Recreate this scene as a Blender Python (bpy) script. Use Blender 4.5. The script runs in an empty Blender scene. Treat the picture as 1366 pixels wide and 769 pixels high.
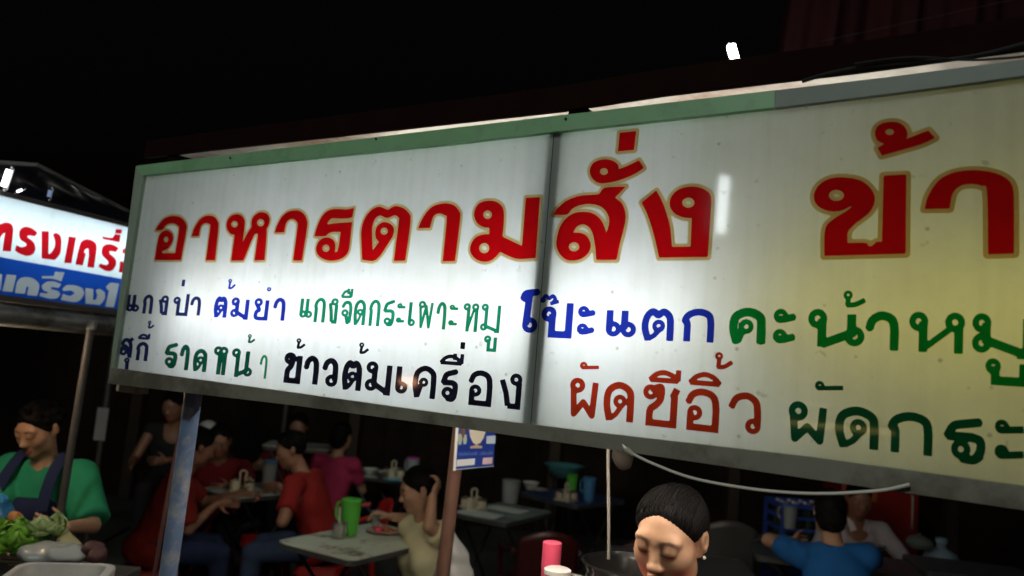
import bpy, bmesh, math, random
import numpy as np
from mathutils import Vector, Matrix
from mathutils.geometry import tessellate_polygon
random.seed(7); rng = np.random.default_rng(7)
SC = bpy.context.scene
COL = SC.collection

# ------------------------------------------------------------------ camera
PITCH, ROLL = 0.11063783, 0.08421104
FPX = 1024.0                                   # focal length in pixels of the 1366 px wide photograph
EYE = np.array([0.0, 0.0, 1.7])
FW = np.array([0, math.cos(PITCH), math.sin(PITCH)])
U0 = np.array([0, -math.sin(PITCH), math.cos(PITCH)])
R0 = np.array([1.0, 0, 0])
RT = math.cos(ROLL)*R0 + math.sin(ROLL)*U0
UP = -math.sin(ROLL)*R0 + math.cos(ROLL)*U0
cd = bpy.data.cameras.new('camera')
cd.sensor_width = 36; cd.lens = FPX/1366*36
cd.clip_start = 0.05; cd.clip_end = 500
cam = bpy.data.objects.new('camera', cd); COL.objects.link(cam)
cam.matrix_world = Matrix(((RT[0], UP[0], -FW[0], EYE[0]), (RT[1], UP[1], -FW[1], EYE[1]),
                           (RT[2], UP[2], -FW[2], EYE[2]), (0, 0, 0, 1)))
cd.dof.use_dof = True; cd.dof.focus_distance = 1.75; cd.dof.aperture_fstop = 2.8
SC.camera = cam

# ------------------------------------------------------------------ night sky, exposure
w = bpy.data.worlds.new('World'); SC.world = w; w.use_nodes = True
nt = w.node_tree; bg = nt.nodes['Background']
sky = nt.nodes.new('ShaderNodeTexSky'); sky.sky_type = 'NISHITA'; sky.sun_disc = False
sky.sun_elevation = math.radians(-4); sky.sun_rotation = math.radians(200)
nt.links.new(sky.outputs[0], bg.inputs[0]); bg.inputs[1].default_value = 0.07
SC.view_settings.view_transform = 'Standard'; SC.view_settings.look = 'None'
SC.view_settings.exposure = 0; SC.view_settings.gamma = 1
SC.cycles.use_denoising = True
SC.cycles.max_bounces = 8; SC.cycles.transmission_bounces = 6; SC.cycles.diffuse_bounces = 5
SC.cycles.sample_clamp_indirect = 6
SC.cycles.caustics_reflective = False; SC.cycles.caustics_refractive = False

# ------------------------------------------------------------------ geometry of the view
def ray(x, y): return FW + RT*(x-683)/FPX - UP*(y-384.5)/FPX
def at(x, y, z):
    d = ray(x, y); return EYE + d*(z-1.7)/d[2]
def dep(x, y, t): return EYE + ray(x, y)*t
AL = -0.55638295
SD = np.array([math.cos(AL), math.sin(AL), 0.0]); SN = np.array([math.sin(AL), -math.cos(AL), 0.0])
SO = np.array([-1.2356973, 2.44724088, 0.0])
class Plane:                                    # an upright plane that carries writing: s along, z up, off towards the viewer
    def __init__(s, o, d, n): s.o, s.d, s.n = o, d, n
    def P(s, a, z, off=0.0): return s.o + s.d*a + s.n*off + np.array([0, 0, z])
    def px(s, x, y):
        r = ray(x, y); t = ((s.o-EYE)@s.n)/(r@s.n); q = EYE + r*t
        return np.array([(q-s.o)@s.d, q[2]])
    def pts(s, L): return np.array([s.px(*q) for q in L])
SIGN = Plane(SO, SD, SN)

# ------------------------------------------------------------------ materials
MATS = {}
def mat(name, col, rough=0.6, metal=0.0, var=0.12, scale=8.0, bump=0.0, spec=0.5, trans=0.0, alpha=1.0, emit=None, es=0.0, second=None, sscale=4.0, smix=(0.45, 0.6), sub=0.0, coat=0.0):
    if name in MATS: return MATS[name]
    m = bpy.data.materials.new(name); m.use_nodes = True
    nt = m.node_tree; b = nt.nodes['Principled BSDF']
    b.inputs['Roughness'].default_value = rough; b.inputs['Metallic'].default_value = metal
    b.inputs['Specular IOR Level'].default_value = spec
    b.inputs['Transmission Weight'].default_value = trans; b.inputs['Alpha'].default_value = alpha
    b.inputs['Coat Weight'].default_value = coat
    if sub:
        b.inputs['Subsurface Weight'].default_value = sub; b.inputs['Subsurface Radius'].default_value = (0.012, 0.005, 0.003); b.inputs['Subsurface Scale'].default_value = 0.6
    tc = nt.nodes.new('ShaderNodeTexCoord')
    nz = nt.nodes.new('ShaderNodeTexNoise'); nz.inputs['Scale'].default_value = scale; nz.inputs['Detail'].default_value = 6
    nt.links.new(tc.outputs['Object'], nz.inputs['Vector'])
    mx = nt.nodes.new('ShaderNodeMix'); mx.data_type = 'RGBA'
    c = np.array(col[:3])
    mx.inputs[6].default_value = (*np.clip(c*(1-var), 0, 1), 1); mx.inputs[7].default_value = (*np.clip(c*(1+var), 0, 1), 1)
    nt.links.new(nz.outputs['Fac'], mx.inputs[0])
    out = mx.outputs[2]
    if second is not None:
        n2 = nt.nodes.new('ShaderNodeTexNoise'); n2.inputs['Scale'].default_value = sscale; n2.inputs['Detail'].default_value = 8; n2.inputs['Roughness'].default_value = 0.65
        nt.links.new(tc.outputs['Object'], n2.inputs['Vector'])
        rp = nt.nodes.new('ShaderNodeValToRGB'); rp.color_ramp.elements[0].position = smix[0]; rp.color_ramp.elements[1].position = smix[1]
        nt.links.new(n2.outputs['Fac'], rp.inputs[0])
        m2 = nt.nodes.new('ShaderNodeMix'); m2.data_type = 'RGBA'; m2.inputs[7].default_value = (*second, 1)
        nt.links.new(rp.outputs[0], m2.inputs[0]); nt.links.new(out, m2.inputs[6]); out = m2.outputs[2]
    nt.links.new(out, b.inputs['Base Color'])
    if bump:
        bp = nt.nodes.new('ShaderNodeBump'); bp.inputs['Strength'].default_value = bump; bp.inputs['Distance'].default_value = 0.004
        nt.links.new(nz.outputs['Fac'], bp.inputs['Height']); nt.links.new(bp.outputs[0], b.inputs['Normal'])
    if emit is not None:
        b.inputs['Emission Color'].default_value = (*emit, 1); b.inputs['Emission Strength'].default_value = es
    MATS[name] = m; return m
def acrylic(name, col, tcol, gloss=True, dirt=True):
    """sheet or vinyl that light shines through: translucent + diffuse, with a glossy face"""
    m = bpy.data.materials.new(name); m.use_nodes = True; nt = m.node_tree; nt.nodes.clear()
    N, L = nt.nodes.new, nt.links.new
    out = N('ShaderNodeOutputMaterial'); df = N('ShaderNodeBsdfDiffuse'); tr = N('ShaderNodeBsdfTranslucent')
    df.inputs[0].default_value = (*col, 1); tr.inputs[0].default_value = (*tcol, 1)
    if dirt:
        tc = N('ShaderNodeTexCoord')
        n1 = N('ShaderNodeTexNoise'); n1.inputs['Scale'].default_value = 3.2; n1.inputs['Detail'].default_value = 9; n1.inputs['Roughness'].default_value = 0.7
        L(tc.outputs['Object'], n1.inputs['Vector'])
        rp = N('ShaderNodeValToRGB'); rp.color_ramp.elements[0].position = 0.28; rp.color_ramp.elements[1].position = 0.62
        rp.color_ramp.elements[0].color = (*(np.array(tcol)*np.array([.80, .79, .72])), 1); rp.color_ramp.elements[1].color = (*tcol, 1)
        L(n1.outputs['Fac'], rp.inputs[0])
        n2 = N('ShaderNodeTexVoronoi'); n2.inputs['Scale'].default_value = 17; L(tc.outputs['Object'], n2.inputs['Vector'])
        r2 = N('ShaderNodeValToRGB'); r2.color_ramp.elements[0].position = 0.03; r2.color_ramp.elements[1].position = 0.085
        r2.color_ramp.elements[0].color = (0.45, 0.42, 0.36, 1); r2.color_ramp.elements[1].color = (1, 1, 1, 1)
        L(n2.outputs['Distance'], r2.inputs[0])
        n3 = N('ShaderNodeTexNoise'); n3.inputs['Scale'].default_value = 900; L(tc.outputs['Object'], n3.inputs['Vector'])
        r3 = N('ShaderNodeValToRGB'); r3.color_ramp.elements[0].position = 0.3; r3.color_ramp.elements[1].position = 0.7
        r3.color_ramp.elements[0].color = (0.9, 0.9, 0.9, 1)
        L(n3.outputs['Fac'], r3.inputs[0])
        a = N('ShaderNodeMix'); a.data_type = 'RGBA'; a.blend_type = 'MULTIPLY'; a.inputs[0].default_value = 1
        L(rp.outputs[0], a.inputs[6]); L(r2.outputs[0], a.inputs[7])
        b = N('ShaderNodeMix'); b.data_type = 'RGBA'; b.blend_type = 'MULTIPLY'; b.inputs[0].default_value = 1
        L(a.outputs[2], b.inputs[6]); L(r3.outputs[0], b.inputs[7])
        mp = N('ShaderNodeMapping'); mp.inputs['Scale'].default_value = (26, 26, 1.1); L(tc.outputs['Object'], mp.inputs[0])     # runs of rain and dust
        n4 = N('ShaderNodeTexNoise'); n4.inputs['Scale'].default_value = 1.6; n4.inputs['Detail'].default_value = 7; L(mp.outputs[0], n4.inputs['Vector'])
        r4 = N('ShaderNodeValToRGB'); r4.color_ramp.elements[0].position = 0.30; r4.color_ramp.elements[1].position = 0.55; r4.color_ramp.elements[0].color = (.91, .905, .88, 1)
        L(n4.outputs['Fac'], r4.inputs[0]); c4 = N('ShaderNodeMix'); c4.data_type = 'RGBA'; c4.blend_type = 'MULTIPLY'; c4.inputs[0].default_value = 1
        L(b.outputs[2], c4.inputs[6]); L(r4.outputs[0], c4.inputs[7])
        n5 = N('ShaderNodeTexNoise'); n5.inputs['Scale'].default_value = 42; n5.inputs['Detail'].default_value = 3; L(tc.outputs['Object'], n5.inputs['Vector'])
        r5 = N('ShaderNodeValToRGB'); r5.color_ramp.elements[0].position = 0.24; r5.color_ramp.elements[1].position = 0.31; r5.color_ramp.elements[0].color = (.60, .58, .5, 1)
        L(n5.outputs['Fac'], r5.inputs[0]); c5 = N('ShaderNodeMix'); c5.data_type = 'RGBA'; c5.blend_type = 'MULTIPLY'; c5.inputs[0].default_value = 1
        L(c4.outputs[2], c5.inputs[6]); L(r5.outputs[0], c5.inputs[7]); L(c5.outputs[2], tr.inputs[0])
    mx = N('ShaderNodeMixShader'); mx.inputs[0].default_value = 0.62
    L(df.outputs[0], mx.inputs[1]); L(tr.outputs[0], mx.inputs[2]); last = mx
    if gloss:
        gl = N('ShaderNodeBsdfGlossy'); gl.inputs['Roughness'].default_value = 0.05; fr = N('ShaderNodeFresnel'); fr.inputs[0].default_value = 1.45
        m2 = N('ShaderNodeMixShader'); L(fr.outputs[0], m2.inputs[0]); L(mx.outputs[0], m2.inputs[1]); L(gl.outputs[0], m2.inputs[2]); last = m2
    L(last.outputs[0], out.inputs[0]); MATS[name] = m; return m
def emitter(name, col, s):
    if name in MATS: return MATS[name]
    m = bpy.data.materials.new(name); m.use_nodes = True; nt = m.node_tree; nt.nodes.clear()
    e = nt.nodes.new('ShaderNodeEmission'); e.inputs[0].default_value = (*col, 1); e.inputs[1].default_value = s
    o = nt.nodes.new('ShaderNodeOutputMaterial'); nt.links.new(e.outputs[0], o.inputs[0]); MATS[name] = m; return m

# ------------------------------------------------------------------ objects, parts, copies
def tag(o, label=None, cat=None, group=None, kind=None):
    if label: o['label'] = label
    if cat: o['category'] = cat
    if group: o['group'] = group
    if kind: o['kind'] = kind
    return o
def thing(name, label, cat, loc=(0, 0, 0), rz=0.0, group=None):
    o = bpy.data.objects.new(name, None); COL.objects.link(o); o.empty_display_size = 0.1
    o.location = tuple(float(v) for v in loc); o.rotation_euler = (0, 0, rz)
    return tag(o, label, cat, group)
def mesh_obj(name, V, F, m, parent=None, smooth=True, bevel=0.0, sharp=40, mats=None, midx=None):
    """V in the parent's own space"""
    me = bpy.data.meshes.new(name)
    me.from_pydata([tuple(map(float, v)) for v in V], [], [tuple(map(int, f)) for f in F])
    for mm in (mats or [m]): me.materials.append(mm)
    if midx is not None: me.polygons.foreach_set('material_index', np.asarray(midx, dtype=np.int32))
    me.validate(); me.update()
    if smooth:
        me.polygons.foreach_set('use_smooth', [True]*len(me.polygons))
        if sharp: me.set_sharp_from_angle(angle=math.radians(sharp))
    o = bpy.data.objects.new(name, me); COL.objects.link(o)
    if parent is not None: o.parent = parent
    if bevel:
        b = o.modifiers.new('bevel', 'BEVEL'); b.width = bevel; b.segments = 2; b.limit_method = 'ANGLE'; b.harden_normals = False
    return o
def copy_tree(o, parent=None):
    c = o.copy(); COL.objects.link(c)
    if parent is not None: c.parent = parent
    for ch in list(o.children): copy_tree(ch, c)
    return c
def rotz(a): return np.array([[math.cos(a), -math.sin(a), 0], [math.sin(a), math.cos(a), 0], [0, 0, 1.0]])
def frame(ax):
    ax = np.asarray(ax, float); ax = ax/np.linalg.norm(ax)
    t = np.array([0, 0, 1.0]) if abs(ax[2]) < 0.9 else np.array([1.0, 0, 0])
    u = np.cross(t, ax); u /= np.linalg.norm(u); return u, np.cross(ax, u), ax
class MB:
    def __init__(s): s.V = []; s.F = []
    def add(s, V, F):
        n = len(s.V); s.V += [np.asarray(v, float) for v in V]; s.F += [[i+n for i in f] for f in F]; return s
    def box(s, c, size, M=None):
        c = np.asarray(c, float); h = np.asarray(size, float)/2
        V = [np.array([x, y, z])*h for x in (-1, 1) for y in (-1, 1) for z in (-1, 1)]
        if M is not None: V = [M@v for v in V]
        return s.add([v+c for v in V], [[0, 1, 3, 2], [4, 6, 7, 5], [0, 4, 5, 1], [2, 3, 7, 6], [0, 2, 6, 4], [1, 5, 7, 3]])
    def cyl(s, a, b, ra, rb=None, n=16, caps=True):
        rb = ra if rb is None else rb; a = np.asarray(a, float); b = np.asarray(b, float); u, v, x = frame(b-a)
        V = []
        for q, r in ((a, ra), (b, rb)):
            for i in range(n):
                t = 2*math.pi*i/n; V.append(q+(u*math.cos(t)+v*math.sin(t))*r)
        F = [[i, (i+1) % n, n+(i+1) % n, n+i] for i in range(n)]
        if caps: F += [list(range(n))[::-1], list(range(n, 2*n))]
        return s.add(V, F)
    def lathe(s, prof, c=(0, 0, 0), n=24, M=None, capb=True, capt=True):
        V = []; F = []; c = np.asarray(c, float)
        for r, z in prof:
            for i in range(n):
                t = 2*math.pi*i/n; p = np.array([r*math.cos(t), r*math.sin(t), z]); V.append((M@p if M is not None else p)+c)
        k = len(prof)
        for j in range(k-1):
            for i in range(n): F.append([j*n+i, j*n+(i+1) % n, (j+1)*n+(i+1) % n, (j+1)*n+i])
        if capb and prof[0][0] > 1e-6: F.append(list(range(n))[::-1])
        if capt and prof[-1][0] > 1e-6: F.append(list(range((k-1)*n, k*n)))
        return s.add(V, F)
    def tube(s, pts, r, n=8, closed=False):
        P = [np.asarray(p, float) for p in pts]; V = []; F = []; k = len(P)
        t0 = P[1]-P[0]; u, v, _ = frame(t0)
        for j in range(k):
            t = (P[min(j+1, k-1)]-P[max(j-1, 0)]) if not closed else (P[(j+1) % k]-P[j-1])
            t = t/np.linalg.norm(t); u = u-t*(u@t); u /= np.linalg.norm(u); v = np.cross(t, u)
            rr = r[j] if hasattr(r, '__len__') else r
            for i in range(n):
                a = 2*math.pi*i/n; V.append(P[j]+(u*math.cos(a)+v*math.sin(a))*rr)
        for j in range(k-1 if not closed else k):
            for i in range(n):
                a, b = j*n, ((j+1) % k)*n
                F.append([a+i, a+(i+1) % n, b+(i+1) % n, b+i])
        if not closed: F += [list(range(n))[::-1], list(range((k-1)*n, k*n))]
        return s.add(V, F)
    def prism(s, poly3, vec):                   # a flat outline given thickness along vec
        n = len(poly3); A = [np.asarray(p, float) for p in poly3]; v = np.asarray(vec, float)
        tri = tessellate_polygon([[Vector(p) for p in A]])
        F = [list(t) for t in tri] + [[i+n for i in t][::-1] for t in tri]
        F += [[i, (i+1) % n, n+(i+1) % n, n+i] for i in range(n)]
        return s.add(A+[p+v for p in A], F)
    def sheet(s, f, nu, nv):
        V = [f(i/nu, j/nv) for i in range(nu+1) for j in range(nv+1)]
        F = [[i*(nv+1)+j, (i+1)*(nv+1)+j, (i+1)*(nv+1)+j+1, i*(nv+1)+j+1] for i in range(nu) for j in range(nv)]
        return s.add(V, F)
    def build(s, name, m, parent=None, world=False, smooth=True, bevel=0.0, sharp=40, fix=True):
        V = s.V
        if world and parent is not None:
            Rm = rotz(-parent.rotation_euler.z); L = np.array(parent.location); V = [Rm@(v-L) for v in V]
        o = mesh_obj(name, V, s.F, m, parent, smooth, bevel, sharp)
        if fix:
            bm = bmesh.new(); bm.from_mesh(o.data); bmesh.ops.recalc_face_normals(bm, faces=bm.faces); bm.to_mesh(o.data); bm.free()
            if smooth and sharp: o.data.set_sharp_from_angle(angle=math.radians(sharp))
        return o
# ------------------------------------------------------------------ writing: strokes and outlines -> clean polygons
def smooth_poly(P, closed=True, ang=52, n=4):
    """Catmull-Rom through the points, corners sharper than ang kept"""
    P = np.asarray(P, float); k = len(P); out = []
    def corner(i):
        if not closed and i in (0, k-1): return True
        a = P[i]-P[i-1]; b = P[(i+1) % k]-P[i]
        c = (a@b)/(np.linalg.norm(a)*np.linalg.norm(b)+1e-12); return math.degrees(math.acos(max(-1, min(1, c)))) > ang
    cs = [corner(i) for i in range(k)]
    for i in range(k if closed else k-1):
        p1, p2 = P[i], P[(i+1) % k]
        p0 = P[i-1] if not cs[i] else p1-(p2-p1); p3 = P[(i+2) % k] if not cs[(i+1) % k] else p2+(p2-p1)
        if cs[i] and cs[(i+1) % k]: out.append(p1); continue
        for j in range(n):
            t = j/n
            out.append(0.5*((2*p1)+(-p0+p2)*t+(2*p0-5*p1+4*p2-p3)*t*t+(-p0+3*p1-3*p2+p3)*t**3))
    if not closed: out.append(P[-1])
    return np.array(out)
def poly_sdf(loops, X, Y):
    d = np.full(X.shape, 1e9); ins = np.zeros(X.shape, bool)
    for L in loops:
        for i in range(len(L)):
            a, b = L[i], L[(i+1) % len(L)]; e = b-a; ee = e@e
            if ee < 1e-16: continue
            wx, wy = X-a[0], Y-a[1]; t = np.clip((wx*e[0]+wy*e[1])/ee, 0, 1)
            d = np.minimum(d, (wx-e[0]*t)**2+(wy-e[1]*t)**2)
            c = ((a[1] > Y) != (b[1] > Y)); xi = e[0]*(Y-a[1])/(e[1] if abs(e[1]) > 1e-12 else 1e-12)+a[0]
            ins ^= c & (X < xi)
    d = np.sqrt(d); return np.where(ins, -d, d)
def contour(X1, Y1, D, lev):
    """marching squares -> closed loops"""
    D = D-lev; nx, ny = D.shape; seg = {}
    S = D < 0
    def ek(i, j, e):
        return (i, j, 0) if e == 0 else (i+1, j, 1) if e == 1 else (i, j+1, 0) if e == 2 else (i, j, 1)
    T = {1: [(3, 0)], 2: [(0, 1)], 3: [(3, 1)], 4: [(1, 2)], 5: [(3, 2), (1, 0)], 6: [(0, 2)], 7: [(3, 2)], 8: [(2, 3)], 9: [(2, 0)], 10: [(0, 3), (2, 1)], 11: [(2, 1)], 12: [(1, 3)], 13: [(1, 0)], 14: [(0, 3)]}
    code = S[:-1, :-1]*1+S[1:, :-1]*2+S[1:, 1:]*4+S[:-1, 1:]*8
    for i, j in np.argwhere((code > 0) & (code < 15)):
        for a, b in T[int(code[i, j])]: seg[ek(i, j, a)] = ek(i, j, b)
    def pos(k):
        i, j, ax = k
        if ax == 0: a, b = D[i, j], D[i+1, j]; t = a/(a-b); return (X1[i]+t*(X1[i+1]-X1[i]), Y1[j])
        a, b = D[i, j], D[i, j+1]; t = a/(a-b); return (X1[i], Y1[j]+t*(Y1[j+1]-Y1[j]))
    loops = []
    while seg:
        k0, k = next(iter(seg.items())); del seg[k0]; L = [pos(k0)]
        while k != k0 and k in seg: L.append(pos(k)); k = seg.pop(k)
        if len(L) > 5: loops.append(np.array(L))
    return loops
def simplify(L, tol):
    keep = [0]; n = len(L); i = 0
    while i < n-1:
        j = min(i+12, n-1)
        while j > i+1:
            a, b = L[i], L[j]; e = b-a; l = np.linalg.norm(e)+1e-12
            q = L[i+1:j]-a
            if np.abs(q[:, 0]*e[1]-q[:, 1]*e[0]).max()/l < tol: break
            j -= 1
        keep.append(j); i = j
    return L[keep[:-1]] if len(keep) > 4 else L
def area(L): return 0.5*np.sum(L[:, 0]*np.roll(L[:, 1], -1)-np.roll(L[:, 0], -1)*L[:, 1])
def inside(p, L):
    x, y = p; c = False
    for i in range(len(L)):
        a, b = L[i-1], L[i]
        if (a[1] > y) != (b[1] > y) and x < (b[0]-a[0])*(y-a[1])/(b[1]-a[1])+a[0]: c = not c
    return c
def fill(loops, tol):
    """outer loops with their holes -> verts, tris"""
    loops = [simplify(L, tol) for L in loops]; loops = [L for L in loops if len(L) >= 3 and abs(area(L)) > tol*tol*4]
    par = [sum(inside(L[0], M) for M in loops if M is not L) for L in loops]
    V, F = [], []
    for L, p in zip(loops, par):
        if p % 2: continue
        grp = [L]+[M for M, q in zip(loops, par) if q == p+1 and inside(M[0], L)]
        tri = tessellate_polygon([[Vector((a, b, 0)) for a, b in g] for g in grp]); n = len(V)
        V += [v for g in grp for v in g]; F += [[i+n for i in t] for t in tri]
    return V, F
class Letters:
    """one word on a plane: glyph fields are filled into flat vinyl shapes"""
    def __init__(s, plane): s.pl = plane; s.V = []; s.F = []; s.RV = []; s.RF = []; s.k = 0
    def field(s, fn, lo, hi, h, ring=0.0):
        m = ring+3*h; X1 = np.arange(lo[0]-m, hi[0]+m+h, h); Y1 = np.arange(lo[1]-m, hi[1]+m+h, h)
        X, Y = np.meshgrid(X1, Y1, indexing='ij'); D = fn(X, Y); off = 0.0012+0.00004*s.k; s.k += 1
        A = contour(X1, Y1, D, 0.0); V, F = fill(A, h*0.12); n = len(s.V)
        s.V += [s.pl.P(a, b, off) for a, b in V]; s.F += [[i+n for i in f] for f in F]
        if ring:
            B = contour(X1, Y1, D, ring); A2 = contour(X1, Y1, D, -h*0.3); V, F = fill(B+A2, h*0.12); n = len(s.RV)
            s.RV += [s.pl.P(a, b, off-0.0006) for a, b in V]; s.RF += [[i+n for i in f] for f in F]
    def outline(s, poly, holes=(), ring=0.0, z=(0, 0, 1), n=44):
        ox, oy, sc = z; cv = lambda L: s.pl.pts([(ox+x/sc, oy+y/sc) for x, y in L])
        loops = [smooth_poly(cv(poly))]
        for cx, cy, rx, ry in holes: loops.append(cv([(cx+rx*math.cos(t), cy+ry*math.sin(t)) for t in np.linspace(0, 2*math.pi, 15)[:-1]]))
        lo = loops[0].min(0); hi = loops[0].max(0); h = max(hi-lo)/n/1.6
        s.field(lambda X, Y: poly_sdf(loops, X, Y), lo, hi, h, ring)
    def glyph(s, ch, x0, x1, yb, yt, wpx):
        """strokes of ch inside the photo box x0..x1, baseline yb, top yt, pen width wpx"""
        xm = (x0+x1)/2; ym = (yb+yt)/2
        s0, s1 = s.pl.px(x0, ym)[0], s.pl.px(x1, ym)[0]; zb, zt = s.pl.px(xm, yb)[1], s.pl.px(xm, yt)[1]
        wz = abs(s.pl.px(xm, ym)[1]-s.pl.px(xm, ym+wpx)[1]); ws = abs(s.pl.px(xm+wpx, ym)[0]-s.pl.px(xm, ym)[0])
        # work in a space where the pen is round: scale s by wz/ws
        k = wz/ws; w = wz; s0 *= k; s1 *= k; W, H = s1-s0, zt-zb; iw = w/2; rl = min(w*1.10*LF.get(ch, 1), 0.36*H, 0.46*W if ch not in 'เ่' else w*1.1)
        def T(p):
            u, v = p[0], p[1]; du, dv = (p[2], p[3]) if len(p) > 3 else (0, 0)
            x = max(rl-iw, .25*w); return np.array([s0+iw+u*(W-w)+du*x, zb+v*(H-iw)+dv*x+(min(dv, 1)*iw if dv > 0 else 0)])
        prims = []
        for st in GL[ch]:
            if st[0] == 'o': prims.append(('o', T((st[1], st[2], st[3] if len(st) > 3 else 0, st[4] if len(st) > 4 else 0)), rl))
            else:
                P = np.array([T(q) for q in st[1]])
                if st[0] == 's': P = smooth_poly(P, False, 200, 5)
                prims.append((st[0], P, iw*(st[2] if len(st) > 2 else 1)))
        def fn(X, Y):
            d = np.full(X.shape, 1e9)
            for pr in prims:
                if pr[0] == 'o': d = np.minimum(d, np.abs(np.hypot(X-pr[1][0], Y-pr[1][1])-pr[2]*.66)-min(pr[2]*.345, w*.45)); continue
                P = pr[1]; n = len(P)-1; iw = pr[2]
                for i in range(n):
                    a, b = P[i], P[i+1]; e = b-a; l = np.linalg.norm(e)
                    if l < 1e-9: continue
                    e = e/l; t = (X-a[0])*e[0]+(Y-a[1])*e[1]; q = np.abs((X-a[0])*e[1]-(Y-a[1])*e[0])
                    x0_ = 0 if i == 0 else (iw if pr[0] == 'l' else 0); x1_ = 0 if i == n-1 else (iw if pr[0] == 'l' else 0)
                    dd = np.maximum(q-iw, np.maximum(-t-x0_, t-l-x1_))
                    if pr[0] != 'l':
                        if i > 0: dd = np.minimum(dd, np.hypot(X-a[0], Y-a[1])-iw)
                        if i < n-1: dd = np.minimum(dd, np.hypot(X-b[0], Y-b[1])-iw)
                    d = np.minimum(d, dd)
            return d
        pl = s.pl
        class Sq:                                # undo the scale along s
            n = pl.n
            @staticmethod
            def P(a, z, off): return pl.P(a/k, z, off)
        keep = s.pl; s.pl = Sq
        allp = np.concatenate([p[1].reshape(-1, 2) for p in prims]); pad = w+rl
        s.field(fn, allp.min(0)-pad, allp.max(0)+pad, w/5.5)
        s.pl = keep
    def build(s, name, m, parent, ring=None, rname='lettering_outline'):
        L = np.array(parent.location)
        def face_out(V, F): return [f if np.cross(V[f[1]]-V[f[0]], V[f[2]]-V[f[0]])@s.pl.n > 0 else f[::-1] for f in F]
        s.F = face_out(s.V, s.F); s.RF = face_out(s.RV, s.RF)
        o = mesh_obj(name, [v-L for v in s.V], s.F, m, parent, smooth=False)
        if s.RV: mesh_obj(rname, [v-L for v in s.RV], s.RF, ring, o, smooth=False)
        return o
O = lambda *a: ('o', *a)
LF = {'ะ': .74, 'ั': .78, '้': .82, 'ค': .76, 'ด': .88, 'ต': .84, '๊': .7}
A_TOP = ('s', [(.15, 0), (0, .45), (.08, .84), (.5, 1), (.92, .86), (1, .55), (1, 0)])
UT = [O(0, 1, 1, -1), ('l', [(0, 1, 1.6, -1), (0, 0, 1.6, 0), (1, 0, 0, 0), (1, 1)])]
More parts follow.
